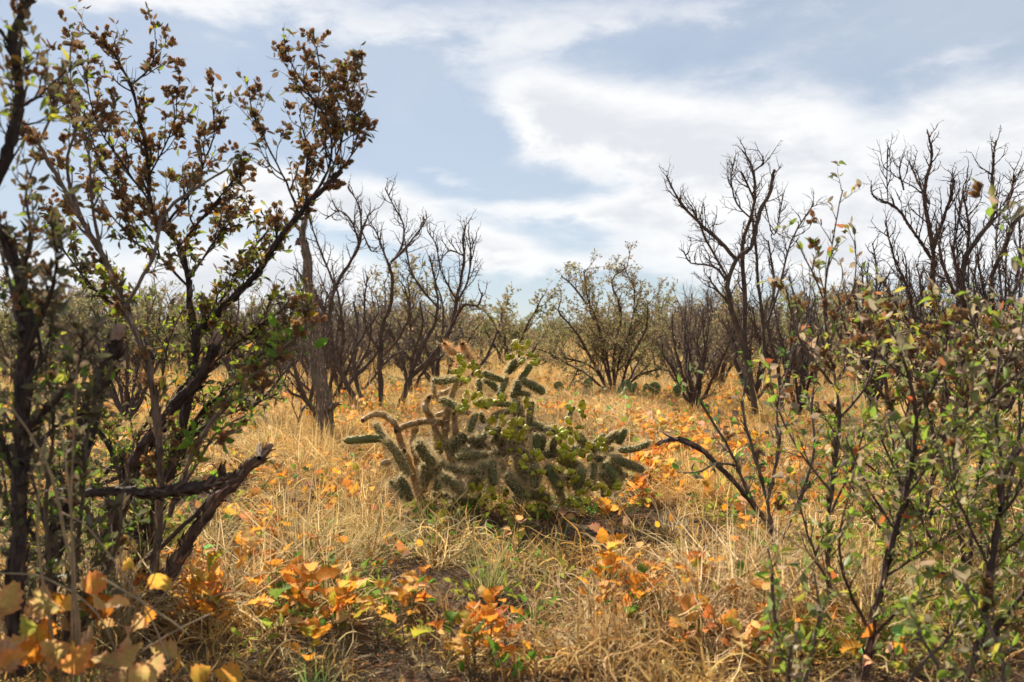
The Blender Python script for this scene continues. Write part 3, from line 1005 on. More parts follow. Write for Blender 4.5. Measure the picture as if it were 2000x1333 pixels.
def guided(name, label, cat, base_px, d, limbs, cfg, seed, col=BARKC, group=None, trunk_first=True, dspread=0.5, rs=1.0, sub=3, rough=0.10):
    """limbs: list of (polyline, depth0 offset, depth1 offset)"""
    r = random.Random(seed)
    bp = P(base_px[0], base_px[1], d); bp.z = gz(bp.x, bp.y)
    root = empty(name, bp)
    tag(root, label, cat, group)
    tw = MB(); ends = []
    for i, L in enumerate(limbs):
        poly, o0, o1 = L if isinstance(L, tuple) and isinstance(L[0], list) else (L, 0, r.uniform(-dspread, dspread))
        pts, rr = limb3([(x, y, max(1.2, w * rs)) for x, y, w in poly], d + o0, d + o1, r, rough, sub)
        pts = [p - bp for p in pts]
        mb = MB()
        mb.tube(pts, rr, vary(col, .12, r), 12 if sub > 3 and rr[0] > .01 else 7)
        if sub > 3 or d < 9: flakes(mb, pts, rr, col, r)
        sprout(mb, tw, pts, rr, cfg, r, ends)
        mb.build('trunk' if (i == 0 and trunk_first) else 'branch', M_BARK, root)
    if not tw.empty():
        tw.build('twigs', M_BARK, root, 'stuff')
    return root, ends, bp

# leaning pale snag left of centre
guided('dead_snag', 'leaning dead trunk with flaking pale bark at the left edge of the clearing', 'dead tree', (648, 905), 8.4,
       [([(652, 915, 19), (640, 850, 16), (628, 770, 15), (620, 700, 13), (608, 620, 11), (602, 550, 9), (597, 490, 8), (591, 450, 6), (600, 418, 4)], 0, 0.2),
        ([(590, 462, 4), (583, 475, 5), (580, 470, 3)], 0.15, 0.1), ([(632, 805, 5), (650, 795, 5), (660, 788, 3)], 0, -.1)],
       [dict(n=1.5, len=0.1, wig=0.4, up=0.0, ang=(0.5, 1.2), col=(0.16, 0.11, 0.08), r=0.004, seg=5, knob=.6, k=4, main=True)], 31, (0.17, 0.115, 0.085))
T = bare_cfg()
guided('mesquite_tree', 'dark crooked bare mesquite directly behind the leaning pale snag', 'bare tree', (600, 800), 9.6,
       [[(640, 860, 10), (612, 800, 10), (590, 765, 9), (572, 700, 7), (560, 640, 5), (545, 590, 3)],
        [(605, 795, 8), (615, 740, 8), (635, 690, 7), (630, 630, 5), (640, 570, 3)], [(598, 780, 7), (560, 760, 6), (540, 700, 5), (520, 660, 3)],
        [(580, 830, 4), (590, 800, 5), (600, 790, 6)], [(590, 700, 5), (600, 600, 4), (575, 540, 3)]], T, 32, rs=0.5)
guided('mesquite_tree', 'bare mesquite whose dark limbs fan up to the left of the straight-trunked one', 'bare tree', (700, 795), 13.5,
       [[(705, 800, 10), (675, 745, 9), (652, 690, 8), (645, 620, 7), (655, 565, 6), (680, 520, 6), (700, 485, 6), (706, 440, 4), (700, 400, 3), (680, 365, 2)],
        [(702, 480, 4), (690, 440, 4), (665, 412, 3), (636, 428, 2)], [(656, 565, 5), (632, 505, 4), (612, 450, 3), (600, 395, 2)], [(648, 640, 5), (605, 560, 4), (572, 520, 3)],
        [(712, 800, 8), (695, 740, 8), (690, 690, 6), (700, 640, 5), (690, 590, 4)], [(706, 450, 3), (725, 490, 3), (735, 485, 2)], [(700, 480, 3), (715, 430, 3), (730, 410, 2)]], T, 33, rs=0.5)
guided('mesquite_tree', 'straight-trunked bare mesquite with a high fork in the middle of the left group', 'bare tree', (742, 812), 13.0,
       [[(742, 815, 11), (744, 770, 10), (742, 700, 9), (746, 640, 8), (763, 595, 7), (766, 550, 6), (760, 515, 6)],
        [(760, 518, 5), (745, 480, 4), (733, 450, 3), (722, 440, 2)], [(762, 514, 5), (785, 492, 5), (808, 465, 3), (830, 435, 3), (825, 425, 2)],
        [(768, 510, 4), (785, 480, 4), (788, 440, 3), (768, 400, 2), (752, 368, 1.6)], [(745, 700, 5), (780, 660, 5), (800, 610, 4), (790, 560, 3)],
        [(742, 690, 5), (715, 640, 4), (712, 590, 3), (718, 540, 2)]], T, 34, rs=0.5)
guided('mesquite_tree', 'bare mesquite forking low with its right arm reaching toward the dead cholla', 'bare tree', (775, 815), 12.5,
       [[(772, 822, 13), (785, 785, 12), (795, 755, 11), (812, 728, 10), (850, 690, 9), (880, 640, 8), (892, 590, 7), (900, 545, 6), (907, 505, 5), (905, 470, 4), (910, 440, 3)],
        [(797, 758, 9), (808, 715, 8), (828, 670, 8), (845, 640, 7), (855, 600, 5), (850, 550, 4), (838, 500, 3)], [(880, 640, 5), (905, 597, 5), (932, 598, 4), (943, 572, 3)],
        [(893, 590, 5), (913, 550, 4), (920, 500, 3), (914, 450, 2)], [(905, 500, 3), (880, 490, 3), (866, 500, 2)], [(855, 600, 4), (820, 560, 4), (800, 520, 3), (790, 465, 2)],
        [(850, 690, 4), (890, 663, 3), (915, 660, 2), (925, 658, 1)], [(892, 588, 4), (862, 530, 3), (852, 480, 2), (835, 452, 2)]], T, 35, rs=0.5)
guided('mesquite_tree', 'low dense bare mesquite between the straight-trunked and fanned ones', 'bare tree', (665, 790), 15.5,
       [[(668, 790, 8), (655, 740, 7), (640, 690, 6), (600, 650, 4)], [(672, 790, 7), (690, 730, 6), (720, 680, 5), (725, 620, 3)], [(670, 790, 6), (665, 720, 5), (670, 650, 4), (655, 600, 2)],
        [(670, 790, 6), (720, 750, 5), (760, 700, 4), (800, 680, 3)]], T, 36, rs=0.5)
guided('mesquite_tree', 'twiggy bare mesquite showing behind the fork of the straight-trunked one', 'bare tree', (790, 780), 17,
       [[(800, 775, 8), (790, 720, 7), (770, 660, 5), (740, 620, 3)], [(803, 775, 7), (830, 720, 6), (870, 690, 5), (880, 640, 3)], [(800, 775, 7), (805, 700, 6), (825, 640, 5), (820, 590, 3)]], T, 37, rs=0.5)
guided('mesquite_tree', 'many-stemmed bare mesquite filling the gap right of the leaning pale snag', 'bare tree', (640, 790), 14.5,
       [[(640, 790, 7), (620, 730, 6), (590, 690, 5), (560, 640, 4), (555, 580, 2)], [(642, 790, 7), (650, 730, 6), (670, 670, 5), (665, 600, 4), (650, 530, 2)], [(645, 790, 7), (690, 740, 6), (730, 700, 5), (760, 640, 3)],
        [(645, 790, 6), (675, 730, 5), (700, 670, 4), (740, 610, 3)], [(640, 790, 6), (600, 760, 5), (560, 720, 3)], [(643, 790, 6), (630, 700, 5), (640, 630, 4), (610, 560, 2)]], T, 38, rs=0.62)
TR = bare_cfg(sc=0.9)
guided('mesquite_tree', 'tall bare mesquite with a blunt hooked top standing right of the spreading shrub', 'bare tree', (1470, 800), 10.8,
       [[(1476, 810, 10), (1462, 725, 9), (1444, 650, 8), (1426, 592, 8), (1422, 548, 8), (1440, 505, 7), (1466, 483, 7), (1478, 440, 7), (1486, 405, 6), (1502, 382, 6), (1508, 350, 5), (1513, 332, 5)],
        [(1438, 508, 6), (1405, 472, 6), (1372, 442, 5), (1336, 406, 4), (1318, 378, 3), (1302, 344, 2)], [(1470, 770, 9), (1458, 680, 8), (1453, 560, 8), (1450, 480, 7), (1466, 430, 6), (1475, 378, 5), (1468, 325, 4), (1449, 294, 2)],
        [(1475, 395, 4), (1462, 365, 4), (1447, 337, 4)], [(1422, 552, 5), (1392, 520, 4), (1350, 514, 3), (1335, 490, 2)], [(1430, 600, 4), (1395, 560, 4), (1385, 540, 2)],
        [(1495, 720, 6), (1490, 640, 6), (1482, 560, 5), (1476, 480, 4), (1470, 420, 3)], [(1472, 335, 3), (1490, 320, 3), (1490, 305, 3)], [(1470, 430, 3), (1440, 400, 3), (1428, 350, 2), (1436, 305, 1.5)],
        [(1490, 650, 5), (1520, 570, 4), (1545, 470, 3), (1590, 398, 2)], [(1494, 400, 3), (1512, 460, 2), (1530, 380, 1.5)], [(1422, 545, 4), (1380, 470, 4), (1350, 400, 2)]], TR, 41, rs=0.56)
guided('mesquite_tree', 'slender bare mesquite just right of the tall hook-topped one', 'bare tree', (1530, 800), 11.6,
       [[(1528, 800, 7), (1520, 720, 6), (1500, 640, 5), (1512, 560, 4), (1500, 470, 3)], [(1526, 790, 5), (1550, 700, 5), (1560, 620, 4), (1540, 540, 3)], [(1520, 720, 5), (1480, 660, 4), (1470, 600, 3)]], TR, 42, rs=0.56)
TS = bare_cfg(col=(0.07, 0.042, 0.036), sc=0.8, n1=12)
guided('mesquite_tree', 'thick bare mesquite with knobby branches near the right edge, its long spike tallest', 'bare tree', (1840, 820), 8.4,
       [[(1845, 830, 15), (1840, 740, 14), (1828, 640, 12), (1822, 560, 10), (1822, 500, 9), (1815, 440, 8), (1805, 385, 7), (1812, 340, 5), (1820, 305, 4), (1812, 258, 2)],
        [(1822, 510, 7), (1785, 455, 6), (1750, 405, 5), (1712, 388, 3), (1700, 372, 2)], [(1815, 400, 5), (1795, 360, 4), (1780, 328, 3)], [(1822, 490, 7), (1842, 430, 6), (1856, 385, 5), (1864, 352, 4)],
        [(1838, 740, 10), (1790, 650, 8), (1745, 590, 6), (1720, 540, 3)], [(1765, 372, 3), (1757, 340, 3), (1757, 325, 2)], [(1790, 640, 7), (1770, 560, 6), (1745, 500, 4), (1730, 440, 2)],
        [(1735, 400, 2), (1732, 350, 1.5), (1734, 292, 1)]], TS, 43, rs=0.46)
guided('mesquite_tree', 'crooked bare mesquite at the right edge with upright stubs', 'bare tree', (1925, 820), 7.8,
       [[(1915, 830, 15), (1900, 740, 14), (1885, 650, 13), (1880, 560, 11), (1888, 500, 9), (1915, 460, 8), (1940, 420, 7), (1938, 360, 6), (1940, 310, 4), (1945, 275, 2)],
        [(1932, 760, 12), (1936, 640, 11), (1938, 540, 9), (1968, 470, 8), (1985, 430, 7), (2030, 400, 5)], [(1880, 600, 8), (1850, 540, 7), (1835, 480, 5), (1845, 440, 3)],
        [(1888, 500, 6), (1892, 440, 5), (1880, 370, 3), (1895, 350, 2)], [(1930, 440, 5), (1968, 400, 4), (1980, 350, 3), (1990, 340, 2)], [(1880, 560, 6), (1862, 500, 5), (1868, 450, 4), (1880, 380, 3)],
        [(1950, 640, 7), (1985, 560, 6), (2010, 500, 5)], [(1960, 400, 4), (1975, 370, 3), (1978, 345, 2)]], TS, 44, rs=0.46)
guided('mesquite_tree', 'low bare mesquite tangle left of the thick knobby one', 'bare tree', (1740, 800), 9.6,
       [[(1740, 800, 9), (1720, 700, 8), (1700, 620, 6), (1712, 560, 4)], [(1742, 800, 8), (1755, 700, 7), (1745, 620, 6), (1730, 560, 3)], [(1738, 800, 7), (1690, 720, 6), (1640, 660, 4), (1620, 600, 3)],
        [(1750, 720, 6), (1790, 640, 5), (1800, 570, 4), (1790, 520, 3)]], TS, 45, rs=0.46)

def fan(px, base_y, d, top_y, spread, n, seed, label, w=3.8, cfg=None):
    r = random.Random(seed)
    limbs = []
    for i in range(n):
        u = (i + .5) / n * 2 - 1 + r.uniform(-.15, .15)
        ty = top_y + (base_y - top_y) * (abs(u) ** 1.6 * 0.35 + r.uniform(0, .28))
        k = 7; L = []
        for q in range(k):
            t = q / (k - 1)
            L.append((px + r.uniform(-3, 3) + spread * u * t ** 0.8 + r.uniform(-7, 7) * t, base_y + (ty - base_y) * t, w * (1 - .72 * t)))
        limbs.append(L)
    guided('mesquite_tree', label, 'bare tree', (px, base_y), d, limbs, cfg or bare_cfg(sc=0.8, n1=13), seed, (0.085, 0.055, 0.045), dspread=0.8)
fan(1355, 800, 12.2, 585, 75, 8, 401, 'fan-shaped bare shrub left of the tall hook-topped mesquite')
fan(1560, 810, 11.0, 520, 70, 7, 402, 'fan-shaped bare shrub half hidden behind the thin open shrub')
fan(1700, 800, 10.2, 430, 70, 8, 403, 'spiky bare shrub in the gap left of the knobby mesquite')
fan(1800, 810, 9.2, 470, 80, 9, 404, 'spiky bare shrub standing in front of the knobby mesquite')
fan(1965, 810, 8.8, 380, 80, 9, 405, 'spiky bare shrub cut by the right edge behind the upright stubs')
fan(1885, 810, 9.8, 420, 60, 7, 406, 'spiky bare shrub between the knobby mesquite and the upright stubs')
fan(1470, 790, 13.0, 560, 70, 7, 407, 'low spiky bare shrub behind the foot of the slender mesquite')
fan(490, 800, 11.0, 600, 90, 8, 408, 'low spiky bare shrub seen through the low green sprig on the left')
fan(250, 820, 10.0, 560, 110, 9, 409, 'spiky bare shrub seen through the charred trunks')

# --------------------------------------------------------------------------------------------
# DISTANT SCRUB: variants, copied
# --------------------------------------------------------------------------------------------
def bush_variant(seed, kind):
    """returns (stem mesh, leaf mesh or None); unit bush about 1 m high"""
    r = random.Random(seed)
    mb = MB(); tw = MB(); ends = []
    if kind == 'bare':
        cfg = [dict(n=9, len=0.42, wig=0.32, up=0.10, ang=(0.3, 1.0), col=(0.17, 0.12, 0.095), r=0.006, seg=7, knob=.5, k=3, main=True),
               dict(n=15, len=0.20, wig=0.4, up=0.06, ang=(0.4, 1.2), col=(0.21, 0.155, 0.12), r=0.0034, seg=5, knob=.6, k=3, main=True),
               dict(n=16, len=0.08, wig=0.4, up=0.03, ang=(0.5, 1.2), col=(0.25, 0.18, 0.14), r=0.002, seg=3, k=3)]
    else:
        cfg = [dict(n=9, len=0.4, wig=0.3, up=0.08, ang=(0.3, 1.1), col=(0.12, 0.085, 0.065), r=0.005, seg=7, k=3, main=True, ends=True),
               dict(n=15, len=0.18, wig=0.38, up=0.05, ang=(0.4, 1.2), col=(0.14, 0.11, 0.08), r=0.003, seg=5, k=3, ends=True)]
    ns = r.randint(6, 9)
    for i in range(ns):
        a = i / ns * 6.283 + r.uniform(-.4, .4)
        th = r.uniform(0.1, 0.95)
        d = Vector((math.cos(a) * math.sin(th), math.sin(a) * math.sin(th), math.cos(th)))
        L = r.uniform(0.7, 1.05)
        p = twig_path(Vector((0.04 * math.cos(a), 0.04 * math.sin(a), -0.03)), d, L, 9, 0.22, 0.04, r)
        rr = [0.020 * (1 - 0.75 * q / 8) for q in range(9)]
        mb.tube(p, rr, vary((0.085, 0.06, 0.048), .2, r), 5)
        sprout(mb, mb, p, rr, cfg, r, ends, 0, 0.2)
    stems = mb.mesh('stems', [M_BARK])
    leafm = None
    if kind != 'bare':
        b = MB()
        pal = [(5, (0.27, 0.27, 0.11)), (3, (0.21, 0.22, 0.09)), (2, (0.36, 0.30, 0.14)), (1.5, (0.38, 0.24, 0.14))] if kind == 'olive' else \
              [(4, (0.30, 0.22, 0.12)), (3, (0.24, 0.23, 0.10)), (2, (0.34, 0.29, 0.12)), (2, (0.32, 0.21, 0.14))]
        for path, _ in ends:
            for q in range(14 if kind == 'olive' else 9):
                i = r.randint(1, len(path) - 1)
                p = path[i] + rvec(r) * 0.012
                M = frame(p, rvec(r) + Vector((0, 0, .4)), rvec(r), r.uniform(0.022, 0.045))
                c = pick(pal, r)
                A = np.array(M)
                VV = np.array([(0, 0, 0), (0.25, .5, 0.05), (0, 1, 0), (-.25, .5, 0.05)]) @ A[:3, :3].T + A[:3, 3]
                b.raw(VV, [(0, 1, 2, 3)], [], c)
        leafm = b.mesh('foliage', [M_FAR])
    return stems, leafm
VB = [bush_variant(100 + i, 'bare') for i in range(5)]
VO = [bush_variant(200 + i, 'olive') for i in range(4)]
VBr = [bush_variant(300 + i, 'brown') for i in range(3)]

def far_bush(x, y, h, v, rz, label, group=None, cat='shrub', sx=1.0, name='scrub_bush'):
    root = empty(name, (x, y, gz(x, y) if y < 60 else 0), rz)
    root.scale = (h * sx, h * sx, h)
    tag(root, label, cat, group)
    put('stems', v[0], root)
    if v[1]: put('foliage', v[1], root, 'stuff')
    return root

def far_at(px, base_y, top_y, v, rz, label, sx=1.0, name='scrub_bush'):
    d = F * H / (base_y - CY)
    x = (px - CX) / F * d
    h = H + (CY - top_y) / F * d
    return far_bush(x, d, h / 0.86, v, rz, label, None, 'shrub', sx, name)

far_at(1000, 724, 578, VO[0], 0.4, 'round olive leafy bush on the skyline straight behind the green cholla', 1.25)
far_at(1085, 718, 635, VO[1], 2.0, 'low olive bush on the skyline just left of the spreading shrub', 1.0)
far_at(940, 716, 640, VBr[0], 1.0, 'small brownish bush on the skyline behind the dead cholla top', 0.9)
far_at(1040, 712, 650, VBr[1], 3.0, 'low brown bush between the two olive skyline bushes', 1.2)
far_at(880, 722, 655, VO[2], 3.0, 'small round green bush behind the right arm of the low-forking mesquite', 0.8)
far_at(1345, 775, 575, VB[0], 0.5, 'bare greyish shrub between the spreading shrub and the tall hook-topped mesquite', 0.62)
far_at(1400, 760, 590, VBr[2], 2.5, 'brown twiggy shrub behind the foot of the tall hook-topped mesquite', 0.8)
far_at(1290, 745, 598, VO[3], 4.1, 'olive shrub close behind the right side of the spreading shrub', 0.7)
far_at(1600, 770, 560, VB[1], 1.5, 'bare brown shrub behind the slender mesquite on the right', 0.8)
far_at(1680, 765, 570, VBr[0], 0.2, 'brown leafy shrub behind the low mesquite tangle on the right', 0.8)

# spreading shrub with arching low limbs (centre right)
def spreading_shrub():
    r = random.Random(52)
    limbs = [[(1195, 775, 8), (1165, 725, 6), (1128, 705, 5), (1085, 700, 4), (1058, 712, 3)], [(1190, 772, 8), (1150, 690, 7), (1118, 640, 5), (1092, 612, 4), (1094, 590, 3)],
             [(1195, 775, 9), (1182, 690, 7), (1160, 620, 6), (1120, 560, 4), (1096, 540, 2)], [(1200, 775, 9), (1200, 690, 7), (1212, 610, 6), (1195, 550, 4), (1225, 522, 2)],
             [(1205, 775, 8), (1232, 700, 6), (1262, 640, 5), (1265, 590, 3)], [(1210, 775, 7), (1245, 735, 5), (1290, 722, 4), (1330, 735, 2)], [(1200, 775, 8), (1178, 700, 6), (1170, 640, 5), (1150, 590, 4), (1140, 530, 2)],
             [(1195, 775, 6), (1150, 735, 5), (1110, 712, 4), (1072, 690, 3), (1040, 680, 2)], [(1130, 720, 4), (1115, 750, 3), (1100, 775, 2)], [(1212, 770, 7), (1240, 720, 5), (1258, 680, 4), (1300, 650, 2)],
             [(1198, 770, 7), (1210, 700, 6), (1232, 640, 4), (1240, 570, 3), (1222, 530, 2)]]
    cfg = [dict(n=8, len=0.55, wig=0.3, up=0.10, ang=(0.4, 1.0), col=(0.11, 0.07, 0.055), r=0.009, seg=8, knob=.4, k=4, main=True, ends=True),
           dict(n=11, len=0.28, wig=0.35, up=0.06, ang=(0.4, 1.2), col=(0.13, 0.09, 0.07), r=0.005, seg=6, k=3, ends=True),
           dict(n=9, len=0.12, wig=0.3, up=0.04, ang=(0.4, 1.2), col=(0.13, 0.09, 0.07), r=0.003, seg=4, k=3, ends=True)]
    root, ends, bp = guided('spreading_shrub', 'small-leaved spreading shrub with long arching low limbs right of the green cholla', 'shrub', (1198, 780), 15.4, limbs, cfg, 52, (0.10, 0.06, 0.05), dspread=0.9, rs=0.4)
    b = MB()
    pal = [(4, (0.24, 0.23, 0.09)), (3, (0.32, 0.20, 0.12)), (2, (0.36, 0.34, 0.12)), (2, (0.22, 0.17, 0.09))]
    for path, _ in ends:
        for q in range(6):
            i = r.randint(1, len(path) - 1)
            M = frame(path[i] + rvec(r) * 0.02, rvec(r) + Vector((0, 0, .3)), rvec(r), r.uniform(0.03, 0.055))
            A = np.array(M)
            VV = np.array([(0, 0, 0), (0.24, .5, 0.05), (0, 1, 0), (-.24, .5, 0.05)]) @ A[:3, :3].T + A[:3, 3]
            b.raw(VV, [(0, 1, 2, 3)], [], pick(pal, r))
    b.build('foliage', M_FAR, root, 'stuff')
spreading_shrub()

def scrub():
    r = random.Random(61)
    n = 0; placed = []
    tries = 0
    while n < 235 and tries < 9000:
        tries += 1
        y = r.choice([r.uniform(15, 30), r.uniform(28, 48), r.uniform(45, 80)])
        x = r.uniform(-1, 1) * (0.60 * y + 3)
        px = CX + x / y * F
        ymin = 40 if 930 < px < 1290 else (30 if 870 < px < 1330 else (17 if px < 870 else 15))
        if px > 1290 and px < 1420 and y < 22: continue
        if y < ymin: continue
        if any((x - a) ** 2 + (y - b) ** 2 < 1.6 for a, b in placed): continue
        placed.append((x, y))
        t = r.random()
        left = px < 900
        zone = ('seen through the tall left shrub' if px < 560 else 'behind the bare mesquite group on the left' if px < 900 else
                'behind the green cholla' if px < 1130 else 'behind the spreading shrub' if px < 1340 else
                'behind the tall hook-topped mesquite' if px < 1600 else 'behind the knobby mesquite on the right')
        far = 'nearer' if y < 30 else 'distant'
        if 900 < px < 1350: t = 0.4 + t * .6
        if t < (0.62 if left else 0.45): v = r.choice(VB); k = 'bare twiggy shrub'
        elif t < 0.8: v = r.choice(VO); k = 'olive-leaved shrub'
        else: v = r.choice(VBr); k = 'brown-leaved shrub'
        lab = '%s %s %s' % (far, k, zone); g = '%s %ss %s' % (far, k, zone)
        h = (r.uniform(1.9, 2.9) if y > 26 else r.uniform(1.7, 2.3)) * (.92 if 900 < px < 1350 else 1)
        far_bush(x, y, h, v, r.uniform(0, 6.28), lab, g, 'shrub', r.uniform(0.85, 1.25))
        n += 1
scrub()

def far_thicket():
    r = random.Random(62)
    tp = []
    for v in (VB[0], VB[1], VO[0], VBr[0]):
        b = MB()
        for me in v:
            if me is None: continue
            n = len(me.vertices); V = np.empty(n * 3, np.float32); me.vertices.foreach_get('co', V); V = V.reshape(-1, 3)
            C = np.empty(n * 4, np.float32); me.attributes['Col'].data.foreach_get('color', C); C = C.reshape(-1, 4)[:, :3]
            F4 = [tuple(p.vertices) for p in me.polygons if len(p.vertices) == 4]
            b.raw(V, F4, [], C)
        tp.append(as_tpl(b))
    pts = []
    for _ in range(620):
        y = r.uniform(80, 230); x = r.uniform(-1, 1) * (0.62 * y)
        pts.append((x, y, 0, 0, 0, r.uniform(0, 6.28), r.uniform(2.2, 3.6), r.randint(0, 3), (1, 1, 1)))
    m = thin_mat('thicket', 0.3, 0.02, 0.6, instancer=True)
    scatter('far_thicket', tp, pts, m, label='brown and olive scrub thicket closing the horizon')
far_thicket()

# --------------------------------------------------------------------------------------------
# NEAR LEAFY SHRUBS
# --------------------------------------------------------------------------------------------
PAL_LEFT = [(5, (0.15, 0.11, 0.06)), (3.4, (0.11, 0.11, 0.05)), (1.6, (0.30, 0.38, 0.04)), (0.9, (0.42, 0.40, 0.05)), (1.0, (0.22, 0.14, 0.08)), (0.35, (0.45, 0.26, 0.04))]
PAL_LEFT_TOP = [(5, (0.16, 0.11, 0.06)), (3, (0.12, 0.11, 0.05)), (0.5, (0.30, 0.36, 0.04)), (1.2, (0.24, 0.14, 0.07)), (0.3, (0.45, 0.26, 0.04))]
PAL_LEFT_LOW = [(3.2, (0.10, 0.12, 0.05)), (3, (0.16, 0.13, 0.075)), (2.2, (0.24, 0.34, 0.04)), (1, (0.34, 0.36, 0.05)), (0.3, (0.4, 0.2, 0.05))]
PAL_RIGHT = [(2.6, (0.21, 0.24, 0.09)), (2.0, (0.25, 0.36, 0.05)), (3.6, (0.38, 0.31, 0.20)), (2.0, (0.46, 0.34, 0.24)), (1.2, (0.42, 0.40, 0.07)), (0.3, (0.5, 0.22, 0.08)), (0.12, (0.42, 0.12, 0.05))]
PAL_SEED = [(4, (0.36, 0.19, 0.08)), (3, (0.46, 0.25, 0.09)), (2, (0.26, 0.15, 0.08)), (1, (0.5, 0.34, 0.17))]

def leafy_cfg(col, dens=1.0, sc=1.0, bare=0.0):
    return [dict(n=16 * dens / sc, len=0.165 * sc, wig=0.20, up=0.10, ang=(0.3, 0.9), col=col, r=0.0034 * sc, seg=7, k=4, knob=.3, main=True, ends=True),
            dict(n=22 * dens / sc, len=0.085 * sc, wig=0.25, up=0.10, ang=(0.35, 1.0), col=col, r=0.0018 * sc, seg=5, k=3, knob=.3, ends=True)]

def leaf_up(ends, r, bp, per, size, pal_fn, seed_frac, seed_size, top_bias=True):
    """leaves and seed clusters along the twig ends; coordinates local to bp"""
    leaves = []; seeds = []
    for path, _ in ends:
        pf = path[-1] + bp
        px, py = to_px(pf.x, pf.y, pf.z)
        pal, lf, sf = pal_fn(px, py)
        n = per * lf * (1 + 0.6 * (len(path) > 5))
        n = int(n) + (r.random() < n - int(n))
        for q in range(n):
            t = r.uniform(0.25, 1.0) * (len(path) - 1)
            i = min(int(t), len(path) - 2)
            p = path[i].lerp(path[i + 1], t - i)
            tan = (path[i + 1] - path[i]).normalized()
            d = (tan * 0.5 + rvec(r) * 0.9 + Vector((0, 0, r.uniform(-.25, .35)))).normalized()
            s = size * r.uniform(0.55, 1.3)
            leaves.append((frame(p + bp, d, rvec(r) + Vector((0, 0, .5)), s), pick(pal, r), r.randint(0, len(LEAVES) - 1)))
        if r.random() < sf * seed_frac:
            seeds.append((path[-1], (path[-1] - path[-2]).normalized(), seed_size, path[-3]))
    return leaves, seeds

def put_seeds(root, seeds, r, limit=300):
    for k, (p, tan, s, p2) in enumerate(seeds):
        if k >= limit: break
        b = MB()
        n = r.randint(4, 7)
        for q in range(n):
            pp = p.lerp(p2, r.uniform(0, 1.2)) + rvec(r) * s * 0.5
            d = (tan * 0.7 + rvec(r) * 0.9 + Vector((0, 0, .3)))
            add_mesh(b, SEEDH[r.randint(0, 3)], frame(pp, d, rvec(r), s * r.uniform(0.75, 1.15)), pick(PAL_SEED, r))
        b.build('seed_cluster', M_SEED, root, smooth=False)

def near_shrub(name, label, base_px, d, limbs, seed, bark, per, size, pal_fn, seed_frac=0.25, seed_size=0.022, dens=1.0, sc=1.0, dspread=0.35, limit=300, rscale=1.0):
    r = random.Random(seed * 7 + 1)
    limbs2 = []
    for L in limbs:
        if isinstance(L, tuple) and isinstance(L[0], list):
            limbs2.append(([(x, y, w * rscale) for x, y, w in L[0]], L[1], L[2]))
        else: limbs2.append([(x, y, w * rscale) for x, y, w in L])
    root, ends, bp = guided(name, label, 'shrub', base_px, d, limbs2, leafy_cfg(bark, dens, sc), seed, bark, dspread=dspread, sub=5, rough=0.16)
    leaves, seeds = leaf_up(ends, r, bp, per, size, pal_fn, seed_frac, seed_size)
    place_leaves(root, leaves, LEAVES, M_LEAF, limit)
    put_seeds(root, seeds, r)
    return root

